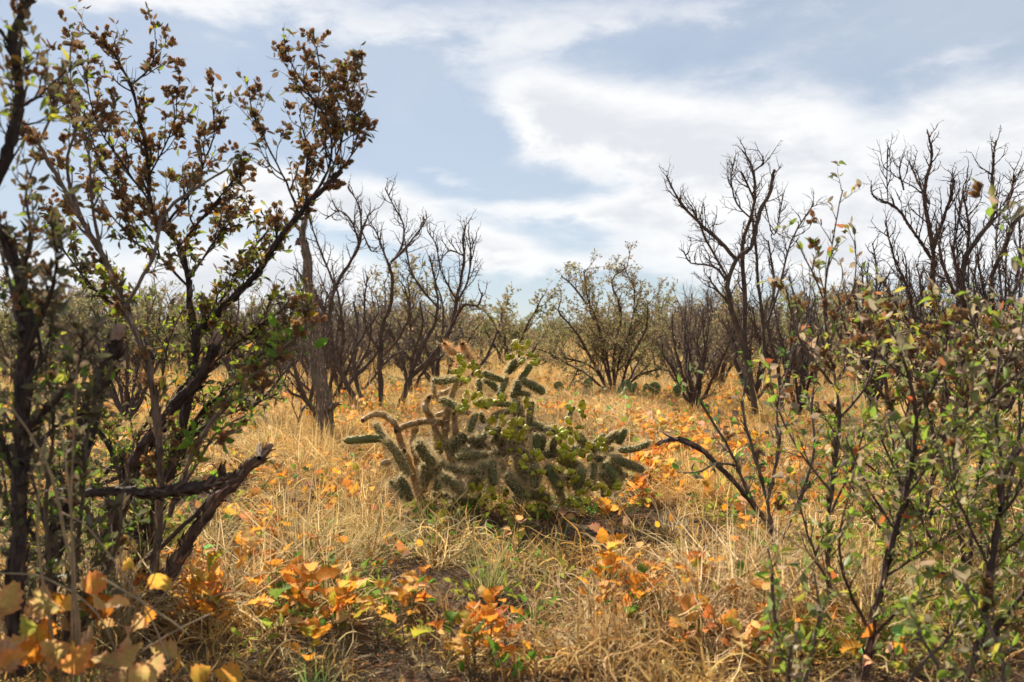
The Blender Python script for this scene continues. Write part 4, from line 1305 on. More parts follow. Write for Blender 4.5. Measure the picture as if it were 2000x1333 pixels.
DK = (0.045, 0.030, 0.026)
GB = (0.16, 0.115, 0.085)
def pf_main(px, py):
    if py < 420: return PAL_LEFT_TOP, 0.65, 1.1
    if py < 700: return PAL_LEFT + [(2.2, (0.32, 0.40, 0.04))], 1.3, 0.45  # more light green mixed in to imitate lit leaves at mid height
    if py < 960: return PAL_LEFT_LOW, 1.0, 0.12
    return PAL_LEFT_LOW, 0.9, 0.0
main_limbs = [
    ([(262, 1200, 24), (275, 1100, 21), (305, 1000, 18), (338, 900, 17), (366, 790, 15), (380, 700, 14), (386, 650, 13), (430, 608, 11), (500, 535, 10), (555, 455, 9), (605, 395, 8), (640, 360, 7), (668, 335, 6)], 0, -0.15),
    ([(384, 665, 12), (372, 600, 10), (366, 540, 8), (350, 480, 7), (315, 440, 6), (295, 400, 6), (290, 340, 5), (283, 280, 5), (268, 210, 4), (255, 165, 4), (225, 110, 3), (190, 75, 2), (162, 52, 1.5)], 0, 0.1),
    ([(605, 395, 5), (645, 320, 4), (640, 240, 3.5), (605, 185, 3), (575, 135, 2), (550, 92, 1.5)], -.1, -.1),
    ([(665, 336, 4), (690, 295, 3), (700, 250, 2.5), (704, 212, 1.5)], -.15, -.2), ([(585, 420, 5), (560, 360, 4), (530, 300, 3), (500, 240, 2.5), (488, 198, 1.5)], -.1, -.25),
    ([(560, 455, 4), (590, 380, 4), (600, 300, 3), (585, 225, 2)], 0, .2), ([(635, 365, 4), (662, 290, 3), (668, 225, 2), (645, 172, 1.5)], -.1, .1),
    ([(660, 330, 2), (672, 250, 1.5), (684, 200, 1.2), (697, 130, 1)], -.1, .1), ([(610, 250, 2), (622, 190, 1.4), (625, 140, 1.2), (618, 92, 1)], -.1, 0),
    ([(255, 168, 3), (285, 142, 3), (302, 110, 2), (306, 78, 1.5)], .1, 0), ([(290, 345, 4), (320, 290, 3), (343, 230, 2), (345, 180, 1.5)], 0.05, -.1),
    ([(318, 445, 5), (370, 380, 4), (402, 310, 3), (418, 260, 2), (415, 200, 1)], .05, .2), ([(350, 482, 5), (400, 420, 4), (440, 372, 3), (468, 340, 2)], 0, -.2),
    ([(300, 405, 5), (240, 320, 4), (190, 240, 3), (160, 120, 1.5)], 0, -.25), ([(296, 450, 5), (232, 380, 4), (190, 300, 3), (165, 220, 1.5)], 0, .3),
    ([(370, 545, 5), (420, 470, 4), (452, 430, 3), (470, 400, 2)], 0, .3), ([(366, 560, 5), (310, 500, 4), (260, 470, 3), (200, 400, 2)], 0, -.3),
    ([(384, 650, 6), (450, 560, 4), (500, 480, 3), (540, 430, 2)], 0, .3), ([(300, 700, 6), (250, 620, 5), (180, 560, 4), (120, 480, 2.5), (90, 400, 1.5)], 0, .3),
    ([(380, 740, 6), (440, 690, 4), (500, 640, 3), (560, 600, 2)], 0, -.3), ([(345, 890, 8), (395, 805, 7), (448, 760, 5), (490, 712, 4), (540, 672, 3), (598, 652, 2)], 0, -.35),
    ([(330, 935, 8), (360, 875, 6), (405, 828, 5), (470, 800, 4), (545, 768, 2)], 0, .25), ([(290, 1040, 9), (250, 960, 8), (205, 860, 6), (150, 780, 5), (90, 720, 3)], 0, .2),
    ([(260, 1150, 12), (200, 1060, 10), (150, 980, 9), (95, 900, 7), (50, 830, 4)], 0, .3), ([(262, 1170, 14), (292, 1100, 13), (280, 1060, 12), (225, 1010, 9), (205, 960, 5)], 0, -.1),
    ([(225, 1090, 7), (310, 985, 6), (350, 905, 5), (392, 850, 3)], 0.1, 0.2), ([(250, 1180, 9), (160, 1120, 8), (60, 1040, 6), (0, 960, 5)], 0, -.2)]
near_shrub('leafy_shrub', 'tall brown and green leafed shrub with charred dark trunks filling the left side', (262, 1185), 3.3,
           main_limbs, 71, DK, 3.6, 0.030, pf_main, 0.26, 0.021, 1.4, 0.95, rscale=0.58)

def pf_stem(px, py): return (PAL_LEFT, 1.0, 1.0)
near_shrub('leafy_shrub', 'slender pale brown shrub stems leaning left in front of the charred trunks', (300, 1130), 3.0,
           [([(300, 1130, 7), (312, 980, 7), (308, 830, 7), (290, 720, 6.5), (245, 600, 6), (200, 500, 5), (160, 430, 5), (112, 345, 4), (75, 280, 3.5), (48, 240, 3)], 0, -.3),
            ([(160, 432, 4), (130, 330, 3), (150, 235, 2), (138, 150, 1.2), (138, 90, 1)], -.2, -.2), ([(245, 602, 4), (300, 500, 3.5), (320, 420, 3), (380, 370, 3), (445, 330, 2)], -.2, 0),
            ([(200, 505, 3), (180, 400, 3), (175, 320, 2), (172, 240, 1.5)], -.2, -.1), ([(75, 285, 3), (100, 230, 2), (118, 180, 2), (112, 125, 1.2)], -.3, -.3)],
           72, GB, 1.2, 0.034, pf_stem, 0.25, 0.024, 0.9, 0.8)

def pf_edge(px, py):
    if py < 450: return PAL_LEFT, 0.9, 1.0
    return [(5, (0.17, 0.135, 0.085)), (4, (0.12, 0.12, 0.065)), (1, (0.16, 0.26, 0.04)), (.5, (0.3, 0.3, 0.05))], 1.4, 0.4
near_shrub('leafy_shrub', 'closest shrub with a thick dark trunk cut by the left edge', (35, 1300), 2.15,
           [([(35, 1320, 22), (30, 1150, 20), (42, 950, 19), (45, 780, 18), (52, 620, 17), (25, 500, 15), (-12, 420, 14)], 0, 0.05),
            ([(-30, 400, 15), (0, 330, 14), (25, 270, 13), (38, 200, 12), (34, 120, 11), (28, 60, 10), (58, -5, 9), (80, -60, 8)], 0, 0),
            ([(0, 60, 6), (20, 90, 6), (35, 140, 6)], 0, 0), ([(45, 700, 8), (90, 600, 6), (110, 520, 4), (100, 430, 3)], 0, -.2), ([(42, 850, 9), (110, 780, 6), (150, 720, 4), (165, 650, 3)], 0, -.2),
            ([(40, 900, 8), (90, 850, 5), (130, 820, 4), (180, 800, 3)], 0, .2), ([(36, 210, 5), (75, 190, 3), (100, 165, 2), (130, 140, 1.5)], 0, -.1), ([(40, 560, 6), (60, 450, 4), (50, 380, 3), (75, 300, 2)], 0, .1),
            ([(40, 950, 8), (0, 850, 6), (-40, 760, 4)], 0, .1), ([(36, 240, 3), (70, 240, 2), (110, 215, 1.5), (135, 200, 1.2)], 0, .1), ([(45, 650, 7), (20, 560, 5), (0, 480, 4)], 0, .2),
            ([(45, 760, 6), (80, 700, 5), (70, 620, 4), (95, 560, 3)], 0, .1)],
           73, (0.05, 0.036, 0.03), 1.3, 0.032, pf_edge, 0.10, 0.016, 1.2, 0.62, 0.25, rscale=0.75)

def pf_sprig(px, py): return [(3, (0.20, 0.36, 0.04)), (2, (0.14, 0.24, 0.04)), (1.3, (0.3, 0.3, 0.06)), (1.5, (0.2, 0.14, 0.08))], 1.6, 1.0
near_shrub('leafy_shrub', 'low sprig with bright green leaves and brown seed heads before the leaning pale snag', (330, 1010), 2.9,
           [([(330, 1010, 5), (380, 880, 4.5), (440, 790, 4), (500, 730, 3), (560, 690, 2.5), (600, 670, 2)], 0, -.1), ([(500, 730, 2.5), (550, 680, 2), (590, 650, 2), (600, 625, 1.5)], -.08, -.1),
            ([(420, 815, 3), (470, 770, 2), (500, 755, 1.5)], 0, 0), ([(340, 985, 4), (420, 850, 3), (480, 812, 2)], 0, .1)],
           74, GB, 1.1, 0.042, pf_sprig, 0.3, 0.026, 0.6, 0.6, 0.1)

# broken limbs of the left shrub: separate dead pieces
def dead_limb(label, poly, d0, d1, seed, col, cat='dead branch', tip=None, extra=()):
    r = random.Random(seed)
    bp = P(poly[0][0], poly[0][1], d0)
    root = empty('dead_branch', bp)
    tag(root, label, cat)
    pts, rr = limb3(poly, d0, d1, r, 0.14, 4)
    b = MB(); b.tube([p - bp for p in pts], rr, col, 10)
    for i in range(10):  # splinters and knots
        k = r.randint(1, len(pts) - 2)
        d = (pts[k + 1] - pts[k]).cross(rvec(r)).normalized() + (pts[k + 1] - pts[k]).normalized() * .6
        b.tube(twig_path(pts[k] - bp, d, rr[k] * r.uniform(1.3, 2.2), 4, .2, 0, r), [rr[k] * .5, rr[k] * .4, rr[k] * .25, rr[k] * .12], col, 5)
    flakes(b, [p - bp for p in pts], rr, col, r, 420)
    b.build('limb', M_BARK, root)
    for e in extra:
        pts, rr = limb3(e, d0, d1, r, 0.1, 3)
        b = MB(); b.tube([p - bp for p in pts], rr, vary(col, .2, r), 6); b.build('side_branch', M_BARK, root)
    if tip:
        pts, rr = limb3(tip, d1, d1, r, 0.1, 3)
        b = MB(); b.tube([p - bp for p in pts], rr, (0.30, 0.19, 0.13), 10); b.build('broken_tip', M_BARK, root)
    return root
dead_limb('thick broken limb with a pale snapped top crossing the charred trunks', [(200, 1215, 16), (200, 1150, 16), (208, 1080, 15), (238, 980, 15), (272, 893, 15), (332, 805, 14), (382, 750, 12), (408, 705, 12), (420, 672, 10)], 3.15, 3.0, 81, (0.06, 0.04, 0.032), tip=[(418, 676, 10), (424, 660, 9), (427, 652, 6)],
          extra=[[(318, 835, 11), (326, 815, 10), (332, 800, 6)]])
dead_limb('dark broken limb leaning right between the closest shrub and the charred trunks', [(80, 1260, 17), (98, 1130, 17), (122, 1010, 17), (148, 905, 17), (172, 815, 16), (205, 730, 15), (228, 665, 12)], 2.75, 2.7, 82, (0.05, 0.033, 0.028), tip=[(226, 668, 14), (233, 648, 12), (238, 636, 8)])
dead_limb('horizontal dark dead branch with an upturned stub across the foot of the left shrub', [(160, 965, 8), (240, 963, 9), (310, 961, 10), (370, 955, 10), (412, 946, 9), (434, 934, 8), (434, 912, 6)], 2.9, 2.85, 83, (0.055, 0.037, 0.03))
dead_limb('dead bark-stripped branch rising from the orange leaves to a split tip', [(300, 1175, 18), (345, 1092, 14), (398, 1012, 11), (450, 948, 11), (495, 905, 9), (522, 878, 7)], 3.0, 3.2, 84, (0.11, 0.065, 0.045), tip=[(520, 880, 7), (527, 873, 6), (531, 868, 3)],
          extra=[[(505, 895, 5), (504, 880, 4), (507, 868, 3)], [(285, 1095, 4), (340, 1045, 4.5), (400, 985, 5), (440, 935, 4), (462, 922, 2)]])
dead_limb('forked dead twig reaching toward the cholla from the foot of the thin open shrub', [(1520, 1050, 4), (1450, 960, 4), (1385, 892, 4.5), (1350, 868, 4.5), (1318, 858, 4), (1298, 862, 3), (1285, 870, 2)], 4.6, 4.7, 85, (0.08, 0.055, 0.045), extra=[[(1325, 860, 3), (1305, 852, 2), (1290, 842, 1)]])

# right side
def pf_r(px, py):
    if py < 560: return PAL_RIGHT, 0.8, 0.7
    if py < 800: return PAL_RIGHT, 1.2, 0.9
    return [(3.2, (0.25, 0.36, 0.05)), (3, (0.22, 0.25, 0.09)), (3, (0.38, 0.31, 0.19)), (1.3, (0.45, 0.42, 0.07)), (.15, (0.5, 0.16, 0.05))], 1.2, 0.1
near_shrub('leafy_shrub', 'leafy shrub whose pale leaning tip rises alone against the clouds on the right', (1632, 1350), 3.0,
           [([(1640, 1350, 9), (1624, 1220, 8.5), (1618, 1100, 8.5), (1622, 960, 8), (1640, 830, 7), (1630, 740, 6), (1612, 640, 5), (1612, 560, 4), (1625, 480, 3), (1638, 405, 2.2), (1646, 372, 1.5)], 0, .2),
            ([(1614, 600, 3.5), (1590, 540, 3), (1570, 500, 2), (1555, 470, 1.5)], .15, .1), ([(1612, 650, 4), (1660, 580, 3), (1672, 520, 2), (1668, 470, 1.5)], .15, .3),
            ([(1632, 760, 5), (1570, 680, 4), (1545, 610, 3), (1535, 560, 2)], .1, .1), ([(1638, 820, 5), (1700, 740, 4), (1720, 650, 3), (1700, 590, 2)], .1, .1),
            ([(1622, 960, 5), (1560, 880, 4), (1520, 800, 3), (1500, 720, 2)], 0, .2), ([(1620, 1150, 5), (1580, 1050, 4), (1560, 980, 3)], 0, -.1), ([(1624, 1000, 5), (1670, 900, 4), (1690, 830, 3)], 0, -.2)],
           91, (0.12, 0.08, 0.062), 1.6, 0.035, pf_r, 0.16, 0.024, 0.9, 0.8, 0.3, rscale=0.55)
near_shrub('leafy_shrub', 'leafy shrub with dark forked stem and pale side branch near the right edge', (1680, 1360), 2.6,
           [([(1682, 1360, 12), (1702, 1235, 12), (1730, 1110, 11), (1768, 970, 10), (1782, 895, 9), (1788, 820, 7), (1776, 740, 6), (1750, 670, 4), (1730, 610, 3)], 0, 0),
            ([(1783, 893, 7), (1830, 862, 6.5), (1880, 828, 6), (1948, 765, 5), (2010, 712, 4)], 0, -.15), ([(1735, 1100, 5), (1760, 1000, 4), (1750, 900, 3.5), (1735, 820, 3)], 0, .2),
            ([(1700, 1240, 6), (1650, 1130, 5), (1640, 1040, 4), (1660, 960, 3)], 0, -.2), ([(1788, 820, 5), (1830, 740, 4), (1850, 660, 3), (1840, 590, 2)], 0, -.2), ([(1775, 740, 4), (1720, 700, 3), (1690, 650, 2)], 0, -.2),
            ([(1765, 975, 6), (1820, 900, 4), (1860, 840, 3), (1900, 820, 2)], 0, -.2), ([(1725, 1130, 5), (1800, 1080, 4), (1860, 1040, 3), (1900, 1020, 2)], 0, -.1), ([(1750, 1040, 5), (1700, 960, 4), (1670, 900, 3), (1650, 850, 2)], 0, .1),
            ([(1880, 828, 4), (1900, 760, 3), (1890, 690, 2)], -.1, -.1), ([(1700, 1250, 5), (1760, 1190, 4), (1840, 1160, 3), (1880, 1180, 2)], 0, -.1)],
           92, (0.085, 0.055, 0.045), 1.8, 0.033, pf_r, 0.14, 0.022, 0.9, 0.72, 0.35, rscale=0.55)
near_shrub('leafy_shrub', 'leafy shrub with two crossing dark stems cut by the right edge', (1900, 1360), 2.45,
           [([(1880, 1370, 12), (1915, 1240, 12), (1936, 1120, 11), (1950, 1010, 10), (1962, 930, 10), (1985, 890, 8), (2030, 840, 7)], 0, 0),
            ([(1962, 935, 8), (1950, 860, 6), (1942, 780, 5), (1950, 690, 4), (1940, 620, 2.5)], 0, .1), ([(1850, 1370, 10), (1900, 1290, 9), (1960, 1210, 9), (2020, 1130, 8)], .1, .1),
            ([(1936, 1120, 6), (1890, 1020, 4), (1860, 940, 3), (1850, 870, 2)], 0, -.2), ([(1950, 1010, 6), (1990, 960, 4), (2020, 900, 3)], 0, -.2), ([(1945, 740, 4), (1990, 660, 3), (2000, 590, 2)], .1, -.1),
            ([(1925, 1180, 5), (1870, 1130, 4), (1810, 1110, 3)], 0, -.1), ([(1950, 700, 3), (1985, 620, 2.5), (1998, 540, 2), (1980, 460, 1.5), (1965, 380, 1)], .1, 0), ([(1905, 1280, 6), (1840, 1230, 4), (1790, 1250, 3)], 0, -.2),
            ([(1940, 1080, 5), (1985, 1060, 4), (2020, 1010, 3)], 0, -.1)],
           93, (0.085, 0.055, 0.045), 1.8, 0.033, pf_r, 0.14, 0.022, 0.9, 0.7, 0.3, rscale=0.55)
def pf_k4(px, py): return [(3, (0.13, 0.27, 0.04)), (2.4, (0.14, 0.17, 0.08)), (2, (0.26, 0.21, 0.15)), (.6, (0.42, 0.13, 0.05)), (.6, (0.3, 0.3, 0.05))], 1.15, 0.15
near_shrub('leafy_shrub', 'thin open shrub of slender stems with small bright leaves right of the cholla', (1512, 1085), 3.7,
           [([(1512, 1085, 4.5), (1498, 980, 4.5), (1470, 880, 4), (1450, 800, 3.5), (1455, 740, 3), (1440, 700, 2)], 0, .2), ([(1505, 1040, 4.5), (1460, 960, 4), (1430, 890, 3.5), (1395, 830, 3), (1365, 780, 2.5), (1345, 735, 1.5)], 0, -.1),
            ([(1440, 910, 3), (1400, 905, 2.5), (1370, 920, 2), (1335, 925, 1.5)], 0, -.1), ([(1498, 980, 4), (1520, 880, 4), (1518, 790, 3), (1540, 720, 2.5), (1555, 650, 1.5)], 0, .2),
            ([(1512, 1085, 4), (1560, 980, 4), (1590, 880, 3), (1585, 790, 2.5), (1600, 700, 1.5)], 0, .3), ([(1505, 1060, 4), (1480, 1100, 3), (1470, 1140, 2)], 0, -.1)],
           94, (0.13, 0.09, 0.07), 1.0, 0.034, pf_k4, 0.1, 0.024, 0.85, 0.62, 0.2, rscale=.8)
near_shrub('leafy_shrub', 'low leafy shoots at the bottom edge in front of the dark forked stem', (1560, 1400), 2.3,
           [([(1560, 1400, 5), (1530, 1290, 4.5), (1512, 1200, 4), (1508, 1120, 3), (1500, 1070, 2)], 0, 0), ([(1560, 1400, 5), (1580, 1290, 4), (1600, 1200, 3), (1590, 1120, 2)], 0, .1),
            ([(1750, 1400, 5), (1790, 1310, 4), (1850, 1250, 3), (1880, 1190, 2)], 0, 0), ([(1950, 1400, 5), (1960, 1300, 4), (1930, 1220, 3), (1880, 1140, 2)], -.2, -.1), ([(1560, 1400, 5), (1540, 1330, 4), (1545, 1260, 3)], 0, -.1),
            ([(1850, 1400, 5), (1830, 1300, 4), (1790, 1230, 3), (1780, 1160, 2)], -.2, -.1)],
           95, (0.12, 0.085, 0.065), 1.3, 0.036, pf_r, 0.1, 0.024, 0.8, 0.6, 0.2)
near_shrub('leafy_shrub', 'denser grey-green shrub behind the forked stem, below the knobby mesquite', (1800, 1010), 4.6,
           [[(1800, 1015, 9), (1780, 900, 8), (1740, 800, 6), (1690, 720, 4), (1660, 650, 2)], [(1805, 1015, 9), (1830, 900, 8), (1850, 790, 6), (1830, 690, 4), (1800, 620, 2)], [(1810, 1015, 8), (1880, 900, 7), (1930, 800, 5), (1950, 700, 3), (1930, 620, 2)],
            [(1795, 1010, 7), (1720, 930, 5), (1650, 870, 4), (1600, 800, 2)], [(1815, 1010, 7), (1900, 960, 5), (1980, 880, 4), (2010, 780, 2)], [(1800, 1010, 8), (1770, 860, 6), (1780, 740, 4), (1760, 640, 2)]],
           96, (0.10, 0.07, 0.055), 3.2, 0.038, pf_r, 0.3, 0.026, 1.15, 1.15, 0.5, rscale=.5)
near_shrub('leafy_shrub', 'leafy shrub behind the charred trunks, mixed brown and green, touching the treeline', (150, 960), 5.0,
           [[(150, 965, 9), (140, 860, 8), (110, 750, 6), (60, 640, 4), (30, 560, 2)], [(155, 965, 9), (180, 850, 8), (190, 740, 6), (230, 640, 4), (240, 560, 2)], [(160, 965, 8), (260, 870, 7), (310, 770, 5), (330, 670, 3), (360, 600, 2)],
            [(150, 965, 8), (60, 880, 6), (0, 790, 4), (-40, 700, 2)], [(165, 960, 7), (300, 900, 5), (420, 800, 4), (480, 720, 2)]],
           97, (0.08, 0.055, 0.045), 3.0, 0.036, pf_main, 0.12, 0.024, 1.3, 1.2, 0.5, rscale=.5)

near_shrub('leafy_shrub', 'shrub with pinkish grey leaves crowding the right edge above the pale side branch', (1890, 1150), 3.6,
           [[(1890, 1155, 7), (1870, 1000, 6), (1830, 870, 5), (1800, 760, 4), (1760, 660, 2)], [(1892, 1155, 7), (1900, 980, 6), (1930, 830, 5), (1920, 700, 4), (1890, 600, 2)], [(1895, 1155, 7), (1960, 1000, 6), (1990, 850, 5), (1985, 720, 3), (1960, 620, 2)],
            [(1885, 1150, 6), (1800, 1020, 5), (1740, 900, 4), (1700, 800, 3), (1690, 700, 2)], [(1885, 1150, 6), (1780, 1090, 5), (1700, 1010, 4), (1650, 930, 2)], [(1890, 1150, 6), (1950, 1080, 5), (2000, 1000, 3)], [(1870, 1000, 5), (1860, 860, 4), (1870, 740, 3), (1850, 640, 2)]],
           98, (0.11, 0.078, 0.062), 2.6, 0.035, pf_r, 0.3, 0.026, 1.15, 0.9, 0.4, rscale=0.6)
near_shrub('leafy_shrub', 'blurred olive brown shrub between the closest trunk and the dark broken limb', (110, 1330), 2.35,
           [[(110, 1330, 7), (100, 1150, 6), (90, 980, 5), (105, 820, 4), (90, 700, 3), (110, 590, 2)], [(112, 1330, 7), (140, 1150, 6), (160, 980, 5), (170, 850, 4), (190, 740, 3), (170, 640, 2)], [(105, 1330, 6), (60, 1150, 5), (20, 1000, 4), (0, 880, 3), (-10, 760, 2)],
            [(110, 1320, 6), (180, 1180, 5), (230, 1060, 4), (240, 960, 2)], [(95, 1050, 4), (60, 920, 4), (40, 800, 3), (50, 690, 2), (30, 600, 1.5)]],
           99, (0.11, 0.08, 0.06), 1.7, 0.031, pf_edge, 0.12, 0.018, 1.1, 0.6, 0.2, rscale=.8)

# --------------------------------------------------------------------------------------------
# PRICKLY PEARS at the foot of the spreading shrub
# --------------------------------------------------------------------------------------------
def pear(px, py, d, n, label, seed, size=0.14):
    r = random.Random(seed)
    bp = P(px, py, d); bp.z = gz(bp.x, bp.y)
    root = empty('prickly_pear', bp); tag(root, label, 'cactus')
    for i in range(n):
        a = r.uniform(0, 6.28)
        b = MB(); k = 12; V = []; C = []
        for (z, w) in ((-0.09, .82), (0, 1), (0.09, .82)):
            for j in range(k):
                t = j / k * 6.283
                V.append((0.40 * w * math.sin(t), 0.5 - 0.5 * math.cos(t) * w, z)); C.append((0.12, 0.17, 0.06))
        V += [(0, .5, -.12), (0, .5, .12)]; C += [(.14, .19, .07)] * 2
        F4 = [(q * k + j, q * k + (j + 1) % k, (q + 1) * k + (j + 1) % k, (q + 1) * k + j) for q in range(2) for j in range(k)]
        F3 = [(3 * k, (j + 1) % k, j) for j in range(k)] + [(3 * k + 1, 2 * k + j, 2 * k + (j + 1) % k) for j in range(k)]
        b.raw(V, F4, F3, C)
        for q in range(30):
            t = r.uniform(0, 6.28); m_ = math.sqrt(r.random())
            p = np.array([.38 * m_ * math.sin(t), .5 - .48 * m_ * math.cos(t), r.choice((-.1, .1))])
            b.raw([p, p + (.02, 0, 0), p + np.array([r.uniform(-.1, .1), r.uniform(-.1, .1), p[2] * 2.4])], [], [(0, 1, 2)], (0.6, .5, .3), 1)
        lvl = r.random()
        p = Vector((r.gauss(0, .28), r.uniform(-.35, .35), 0.0 + r.uniform(.08, .15) * (lvl > .5)))
        M = frame(p, Vector((r.uniform(-.9, .9), r.uniform(-.6, .6), 1)), Vector((math.cos(a), math.sin(a), 0)), size * r.uniform(.7, 1.15))
        put('pad', b.mesh('pad', [M_CHOLLA, M_SPINE]), root, None, None, M)
pear(1150, 776, 15.0, 9, 'dark green prickly pear clump at the left foot of the spreading shrub', 3, 0.2)
pear(1262, 782, 14.6, 10, 'dark green prickly pear clump at the right foot of the spreading shrub', 4, 0.2)
pear(1215, 790, 14.2, 6, 'small prickly pear clump hidden in grass below the spreading shrub trunks', 5, 0.16)

# --------------------------------------------------------------------------------------------
# ORANGE-LEAVED GROUND PLANTS
# --------------------------------------------------------------------------------------------
PAL_OR = [(5, (0.80, 0.36, 0.05)), (3, (0.78, 0.44, 0.10)), (2.4, (0.74, 0.48, 0.2)), (.8, (0.58, 0.2, 0.05)), (1.2, (0.48, 0.46, 0.06)), (0.8, (0.16, 0.28, 0.05))]
PAL_TAN = [(5, (0.62, 0.42, 0.18)), (3, (0.66, 0.33, 0.09)), (2, (0.55, 0.38, 0.2)), (1, (0.40, 0.40, 0.08)), (.6, (0.72, 0.27, 0.045))]
PAL_GR = [(4, (0.18, 0.30, 0.045)), (2, (0.42, 0.42, 0.05)), (2, (0.72, 0.27, 0.045))]
PLANT_XY = []
def ground_plant(x, y, size, nl, label, group, r, pal, hgt=0.10):
    z = gz(x, y)
    root = empty('ground_plant', (x, y, z), 0)
    tag(root, label, 'plant', group)
    size *= 0.9; hgt = hgt * 1.0 + 0.02
    PLANT_XY.append((x, y))
    st = MB()
    for i in range(nl):
        a = r.uniform(0, 6.28)
        h = hgt * r.uniform(0.3, 1.1)
        o = Vector((math.cos(a), math.sin(a), 0)) * r.uniform(0.0, 0.045) * size / 0.05
        tip = o + Vector((0, 0, h))
        st.tube([Vector((0, 0, -.01)), o * 0.6 + Vector((0, 0, h * .6)), tip], [.0013, .001, .0009], (0.2, 0.17, 0.07), 3)
        d = Vector((math.cos(a) * 0.7, math.sin(a) * 0.7, r.uniform(0.1, 1.1)))
        M = frame(tip, d, Vector((-math.cos(a), -math.sin(a), 0.8)) + rvec(r) * .5, size * r.uniform(0.7, 1.25))
        put('leaf', GLEAVES[r.randint(0, 5)][4], root, None, pick(pal, r), M)
    st.build('stems', M_GRASS2, root)

def zone_label(px, py):
    """where the plant stands, by things one can find"""
    if px < 200 and py > 1050: return 'tan and orange toothed leaves at the foot of the closest left shrub', 'leafy plants under the closest left shrub'
    if px < 480 and py > 1080: return 'bright orange toothed leaves around the foot of the bark-stripped branch', 'orange plants at the bark-stripped branch'
    if px < 520 and py > 850: return 'orange toothed leaves in straw beside the charred trunks', 'orange plants beside the charred trunks'
    if px < 700 and py > 1050: return 'orange toothed leaves in curly straw left of the bare soil patch', 'orange plants left of the bare soil'
    if px < 780 and py <= 870: return 'small orange leaves around the feet of the bare mesquites', 'orange plants at the mesquite feet'
    if px < 780: return 'orange toothed leaves in straw left of the cholla', 'orange plants left of the cholla'
    if py > 1150 and px < 1060: return 'orange toothed leaves edged with green around the bare soil patch', 'orange plants around the bare soil'
    if py > 1020 and px < 1500: return 'orange toothed leaves in curly blond grass in front of the cholla', 'orange plants in front of the cholla'
    if py > 1000: return 'orange and tan leaves under the leafy right shrubs', 'orange plants under the right shrubs'
    if px > 1330: return 'orange leaves among slender stems of the thin open shrub', 'orange plants among the right stems'
    if px > 1060 and py > 830: return 'massed orange leaves right of the cholla', 'orange plants right of the cholla'
    return 'small orange leaves in the grassland behind the cholla', 'orange plants behind the cholla'

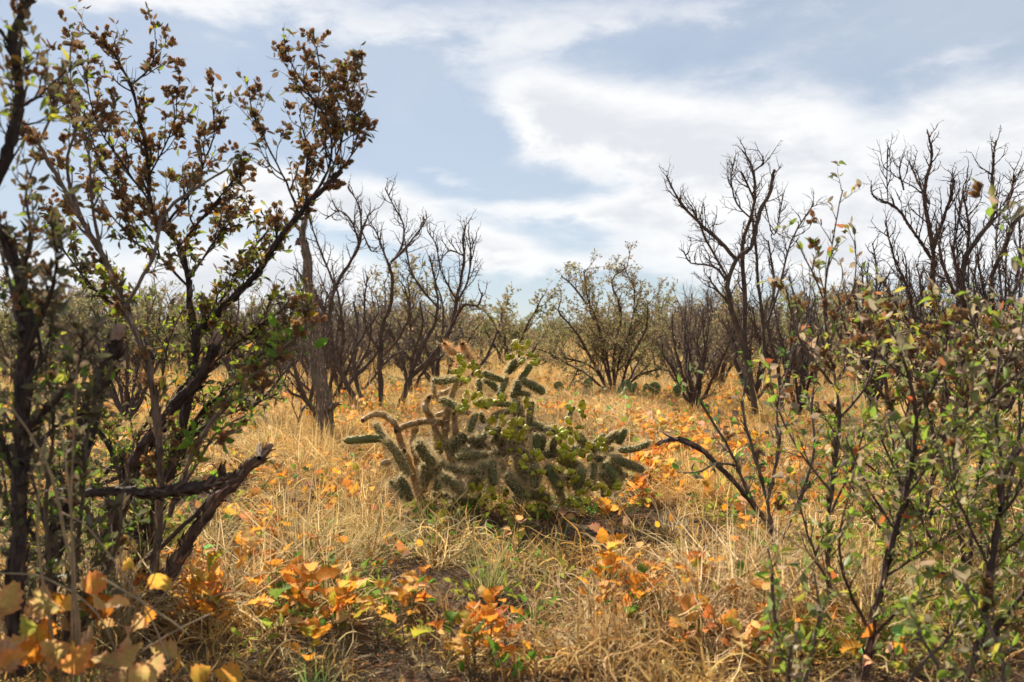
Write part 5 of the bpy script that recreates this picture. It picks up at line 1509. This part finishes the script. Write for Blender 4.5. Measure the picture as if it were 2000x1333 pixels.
def ground_plants():
    r = random.Random(88)
    named = [  # px py(base) size leaves label palette height
        (1190, 1175, 0.055, 9, 'tall orange toothed plant standing alone right of the bare soil patch', PAL_OR, 0.16),
        (1012, 1112, 0.05, 7, 'rust and green toothed plant standing in front of the cholla base shadow', PAL_TAN, 0.16),
        (1010, 1050, 0.05, 6, 'yellow-green toothed plant right against the foot of the cholla', [(3, (0.48, 0.44, 0.08)), (1, (0.7, 0.35, 0.08))], 0.14),
        (938, 1240, 0.06, 6, 'pair of wide orange leaves on a short stem at the edge of the bare soil', [(1, (0.72, 0.33, 0.06))], 0.08),
        (742, 1125, 0.045, 4, 'small bright orange plant left of the bare soil patch', [(1, (0.75, 0.3, 0.04))], 0.06),
        (800, 1190, 0.05, 7, 'orange-topped plant with yellow-green lower leaves by the bare soil', PAL_OR, 0.08),
        (860, 1060, 0.055, 7, 'green and orange leaved plant in front of the left side of the cholla', PAL_GR, 0.1),
        (880, 1300, 0.05, 8, 'orange and green toothed plant at the bottom edge below the bare soil', PAL_GR + PAL_OR, 0.09),
        (545, 1090, 0.055, 6, 'orange plant standing clear in straw right of the bark-stripped branch', [(1, (0.75, 0.27, 0.04))], 0.1),
        (478, 1120, 0.055, 5, 'orange plant with pale curled leaf right against the bark-stripped branch', PAL_OR, 0.1),
        (1360, 1200, 0.05, 9, 'orange and green leaved plant in front of the right leafy shrubs', PAL_OR, 0.13),
        (1240, 1120, 0.06, 5, 'tan dry broad-leaved plant in the cholla shadow', [(1, (0.5, 0.36, 0.17))], 0.08),
        (1305, 1125, 0.045, 4, 'single upright rust-coloured leaf plant right of the cholla shadow', [(1, (0.55, 0.3, 0.1))], 0.07),
        (610, 1240, 0.075, 12, 'largest cluster of glowing orange leaves at the lower left', [(3, (0.75, 0.34, 0.06)), (2, (0.7, 0.4, 0.13))], 0.16),
        (400, 1230, 0.07, 14, 'deep orange leaf mass hiding the foot of the bark-stripped branch', PAL_OR, 0.16)]
    for px, py, s, n, lab, pal, h in named:
        d = F * H / (py - CY); x = (px - CX) / F * d
        ground_plant(x, d, s, n, lab, None, r, pal, h)
    patches = [  # px py sx sy n size pal
        (400, 1190, 120, 60, 26, 0.062, PAL_OR), (600, 1240, 90, 70, 14, 0.06, PAL_OR), (560, 1110, 90, 40, 10, 0.05, PAL_OR),
        (540, 940, 90, 40, 14, 0.045, PAL_OR), (680, 930, 60, 45, 12, 0.05, PAL_OR), (700, 850, 70, 20, 15, 0.07, PAL_OR),
        (780, 815, 50, 14, 9, 0.08, PAL_OR), (1290, 930, 75, 60, 50, 0.062, PAL_OR), (1330, 860, 70, 25, 26, 0.065, PAL_OR),
        (1150, 820, 60, 20, 8, 0.07, PAL_OR), (1480, 900, 80, 50, 18, 0.06, PAL_OR),
        (1620, 880, 70, 50, 14, 0.055, PAL_TAN), (1500, 1020, 70, 30, 8, 0.05, PAL_OR), (1330, 1200, 90, 60, 10, 0.045, PAL_OR), (1210, 1240, 80, 50, 9, 0.045, PAL_OR),
        (830, 1200, 60, 50, 5, 0.045, PAL_OR), (980, 1300, 160, 30, 7, 0.05, PAL_OR), (720, 1250, 90, 50, 6, 0.045, PAL_OR), (1000, 800, 90, 40, 8, 0.05, PAL_OR),
        (1430, 1270, 90, 50, 8, 0.05, PAL_TAN), (480, 1050, 60, 50, 8, 0.045, PAL_OR), (1750, 950, 150, 60, 12, 0.05, PAL_TAN)]
    for px, py, sx, sy, n, s, pal in patches:
        for _ in range(n):
            a, b_ = r.gauss(px, sx * .7), r.gauss(py, sy * .6)
            b_ = min(1345, max(735, b_))
            d = F * H / (b_ - CY); x = (a - CX) / F * d
            if bare(x, d) > 0.6: continue
            lab, g = zone_label(a, b_)
            ground_plant(x, d, s * r.uniform(.7, 1.15), r.randint(4, 9), lab, g, r, pal, r.uniform(.05, .12) if b_ < 1050 else r.uniform(.07, .17))
    # tall broad-leaved plants close to the lens, lower left corner
    for i, (px, py, d, n, lab) in enumerate([
        (80, 1200, 2.0, 11, 'tall tan broad-leaved plant nearest the lower left corner'), (230, 1270, 2.05, 12, 'pale orange broad-leaved plant beside the lower left corner'),
        (350, 1310, 2.1, 8, 'cut-off tan leaved plant at the bottom edge left of the glowing orange cluster'), (60, 1310, 1.9, 9, 'blurred tan leaves filling the lower left corner'),
        (150, 1150, 2.3, 9, 'brown-tan leaved plant against the foot of the closest left shrub')]):
        c = P(px, py, d); z0 = gz(c.x, c.y)
        root = empty('ground_plant', (c.x, c.y, z0)); tag(root, lab, 'plant')
        st = MB(); n = int(n * 1.5)
        for q in range(n):
            tip = Vector((r.gauss(0, .08), r.gauss(0, .08), c.z - z0 + r.uniform(-.13, .05)))
            st.tube([Vector((r.uniform(-.02, .02), 0, -.02)), tip * 0.5 + rvec(r) * .01, tip], [.002, .0016, .0012], (0.25, 0.17, 0.07), 4)
            M = frame(tip, rvec(r) + Vector((0, 0, .6)), rvec(r) + Vector((0, -.6, .3)), 0.058 * r.uniform(.6, 1.25))
            put('leaf', GLEAVES[r.randint(0, 5)][4], root, None, pick(PAL_TAN + PAL_OR[:2], r), M)
        st.build('stems', M_GRASS2, root)
ground_plants()

# farther orange ground cover, nobody could count it
def ground_cover():
    r = random.Random(90)
    tp = []
    for k in range(4):
        b = MB()
        for i in range(6):
            a = r.uniform(0, 6.28); t = r.gauss(0, .06), r.gauss(0, .06), r.uniform(.015, .11)
            M = frame(Vector(t), Vector((math.cos(a) * .8, math.sin(a) * .8, r.uniform(0, 1.6))), rvec(r), 0.045 * r.uniform(.7, 1.2))
            f = r.uniform(.7, 1.15)
            c = (f, f * r.uniform(.8, 1.25), f * r.uniform(.7, 1.6)) if r.random() > .15 else (.3, 1.1, .8)
            add_mesh(b, GLEAVES[r.randint(0, 5)], M, c)
        tp.append(as_tpl(b))
    pts = []
    for _ in range(9000):
        y = math.sqrt(r.uniform(2.6 ** 2, 30 ** 2)); x = r.uniform(-1, 1) * (0.58 * y + .5)
        v = mnoise.noise(Vector((x * 0.45, y * 0.45, 20)))
        px, py = to_px(x, y)
        v2 = mnoise.noise(Vector((x * 1.9, y * 1.3, 31)))
        w = (0.10 + max(0, v) * 0.9 + max(0, v2 - .05) * 1.6) * (1.7 if y < 9 else 1)
        if v2 < -0.05: w *= .25
        if 1080 < px < 1450 and 770 < py < 1000: w += .7
        if 600 < px < 820 and 770 < py < 900: w += .6
        if py < 745: w *= .25
        elif py < 775: w *= .6
        if 860 < px < 1100 and py > 830: w *= .2
        if r.random() > w: continue
        pts.append((x, y, gz(x, y) + .02, 0, 0, r.uniform(0, 6.28), r.uniform(.55, 1.35) * (1 + max(0, y - 9) * .05), r.randint(0, 3), pick([(4, (0.76, 0.33, 0.05)), (3, (0.72, 0.40, 0.10)), (1.3, (0.5, 0.2, 0.06)), (2, (0.72, 0.50, 0.22)), (1.5, (0.4, 0.25, 0.12))], r)))
    scatter('ground_cover', tp, pts, M_LITTER, label='orange and rust leaves scattered through the dry grass')
ground_cover()

# small green weeds low in the grass
def green_cover():
    r = random.Random(93)
    tp = []
    for k in range(3):
        b = MB()
        for i in range(16):
            a = r.uniform(0, 6.28)
            M = frame(Vector((r.gauss(0, .03), r.gauss(0, .03), r.uniform(.01, .07))), Vector((math.cos(a), math.sin(a), r.uniform(0, 1.2))), rvec(r), 0.028 * r.uniform(.6, 1.3))
            f = r.uniform(.7, 1.2); add_mesh(b, LEAVES[r.randint(0, 4)], M, (f, f, f))
        tp.append(as_tpl(b))
    pts = []
    for (px, py, sx, sy, n) in [(960, 1000, 90, 25, 22), (1100, 1010, 90, 25, 22), (250, 1050, 90, 80, 110), (870, 1040, 60, 25, 25), (1780, 1180, 170, 110, 130), (1560, 1150, 90, 110, 35), (100, 1000, 120, 90, 80),
                                (750, 1150, 150, 60, 20), (1000, 1180, 300, 80, 30), (560, 1200, 100, 60, 20), (1440, 1000, 50, 50, 20)]:
        for _ in range(n):
            a, b_ = r.gauss(px, sx * .7), min(1340, r.gauss(py, sy * .7))
            if b_ < 800: continue
            d = F * H / (b_ - CY); x = (a - CX) / F * d
            if bare(x, d) > .7: continue
            pts.append((x, d, gz(x, d), 0, 0, r.uniform(0, 6.28), r.uniform(.7, 1.5), r.randint(0, 2), vary(r.choice([(0.13, 0.27, 0.035), (0.2, 0.28, 0.05), (0.3, 0.33, 0.05)]), .2, r)))
    scatter('green_weeds', tp, pts, M_LITTER, label='small green weeds growing low under the shrubs and cholla')
green_cover()

# --------------------------------------------------------------------------------------------
# SINGLE TUFTS AND STALKS one can pick out
# --------------------------------------------------------------------------------------------
def tuft(px, py, label, n, h, w, seed, cols, lean=.35, curl=.5, spread=.03, cat='grass tuft', heads=0, name='grass_tuft'):
    d = F * H / (py - CY); x = (px - CX) / F * d
    o = put(name, blades(n, h, w, seed, lean, curl, spread, 8, cols, heads).mesh(name, [M_GRASS2], smooth=False))
    o.location = (x, d, gz(x, d)); tag(o, label, cat)
    return o
GREENY = [(0.28, 0.30, 0.09), (0.42, 0.36, 0.14), (0.2, 0.26, 0.06), (0.5, 0.4, 0.2)]
PALE = [(0.58, 0.44, 0.24), (0.5, 0.38, 0.2), (0.66, 0.52, 0.3)]
tuft(952, 1175, 'upright green-tipped bunch grass at the edge of the bare soil patch', 90, .26, .0028, 1, GREENY, .22, .4, .035)
tuft(1085, 1110, 'wispy green grass tuft in the shadow right of the bunch grass', 45, .22, .0026, 2, GREENY, .55, .4, .03)
tuft(1060, 1150, 'small yellow-green tuft between the two larger green ones', 30, .15, .0026, 3, GREENY, .3, .4, .02)
tuft(1300, 1250, 'dense blond tuft with hooked blade tips in front of the right thicket', 130, .19, .003, 4, PALE, .7, 1.7, .06)
tuft(1160, 1280, 'curly blond tuft low in the middle of the bottom edge', 130, .16, .003, 5, PALE, .9, 1.8, .07)
tuft(660, 1110, 'tall straw tuft standing between the orange plants and the cholla', 90, .32, .0028, 6, [(0.55, .42, .18), (0.6, .46, .2)], .4, .8, .05, heads=.1)
tuft(640, 1200, 'arching straw tuft beside the glowing orange cluster', 70, .30, .0028, 7, PALE, .5, 1.0, .05)
tuft(1310, 1030, 'blond tuft with curled tips in the cholla shadow', 90, .24, .0028, 8, PALE, .6, 1.3, .06)

def stalks(px, py, d, label, lines, seed):
    """tall dry seed stalks close to the lens"""
    r = random.Random(seed)
    bp = P(px, py, d); bp.z = gz(bp.x, bp.y)
    root = empty('dry_stalks', bp); tag(root, label, 'dry grass')
    for L in lines:
        pts, rr = limb3(L, d, d + r.uniform(-.15, .15), r, .02, 4)
        b = MB(); b.tube([p - bp for p in pts], rr, vary((0.42, 0.33, 0.21), .15, r), 5); b.build('stalk', M_GRASS2, root)
stalks(140, 1300, 2.0, 'tall pale dry stalks in front of the closest left shrub', [
    [(160, 1333, 3.5), (150, 1180, 3.5), (128, 1050, 3.2), (100, 930, 3), (60, 850, 2.5), (10, 780, 2)], [(140, 1333, 2.5), (142, 1150, 2.5), (140, 950, 2.2), (148, 800, 2), (150, 700, 1.5)],
    [(150, 1333, 2.5), (145, 1100, 2.3), (130, 920, 2), (112, 800, 1.5)], [(120, 1333, 3), (78, 1100, 3), (75, 980, 2.5), (90, 850, 2)], [(200, 1333, 2), (260, 1230, 2), (330, 1150, 1.7), (390, 1060, 1.4)],
    [(250, 1333, 2), (190, 1200, 2), (90, 1130, 2), (0, 1120, 2)], [(330, 1290, 2), (280, 1180, 1.6), (180, 1040, 1.4), (120, 1000, 1.2)], [(180, 1333, 2), (250, 1290, 2), (330, 1240, 2), (410, 1200, 1.6)], [(200, 1130, 2), (300, 1190, 2), (370, 1240, 1.6)]], 5)
stalks(1620, 1300, 2.6, 'pale dry stalks crossing under the leafy shrub with the alone-standing tip', [
    [(1480, 1240, 2), (1560, 1130, 2), (1640, 1040, 1.6), (1700, 960, 1.2)], [(1660, 1200, 1.8), (1600, 1100, 1.8), (1520, 1040, 1.4), (1450, 990, 1)], [(1500, 1320, 2.4), (1520, 1200, 2), (1500, 1160, 1.6)]], 6)
stalks(740, 1180, 3.4, 'single fluffy pale grass stem bending right left of the cholla foot', [
    [(790, 1215, 1.6), (830, 1160, 1.5), (870, 1100, 1.4), (915, 1070, 2.2)], [(700, 1290, 1.4), (715, 1150, 1.4), (735, 1050, 1), (750, 960, .8)]], 8)
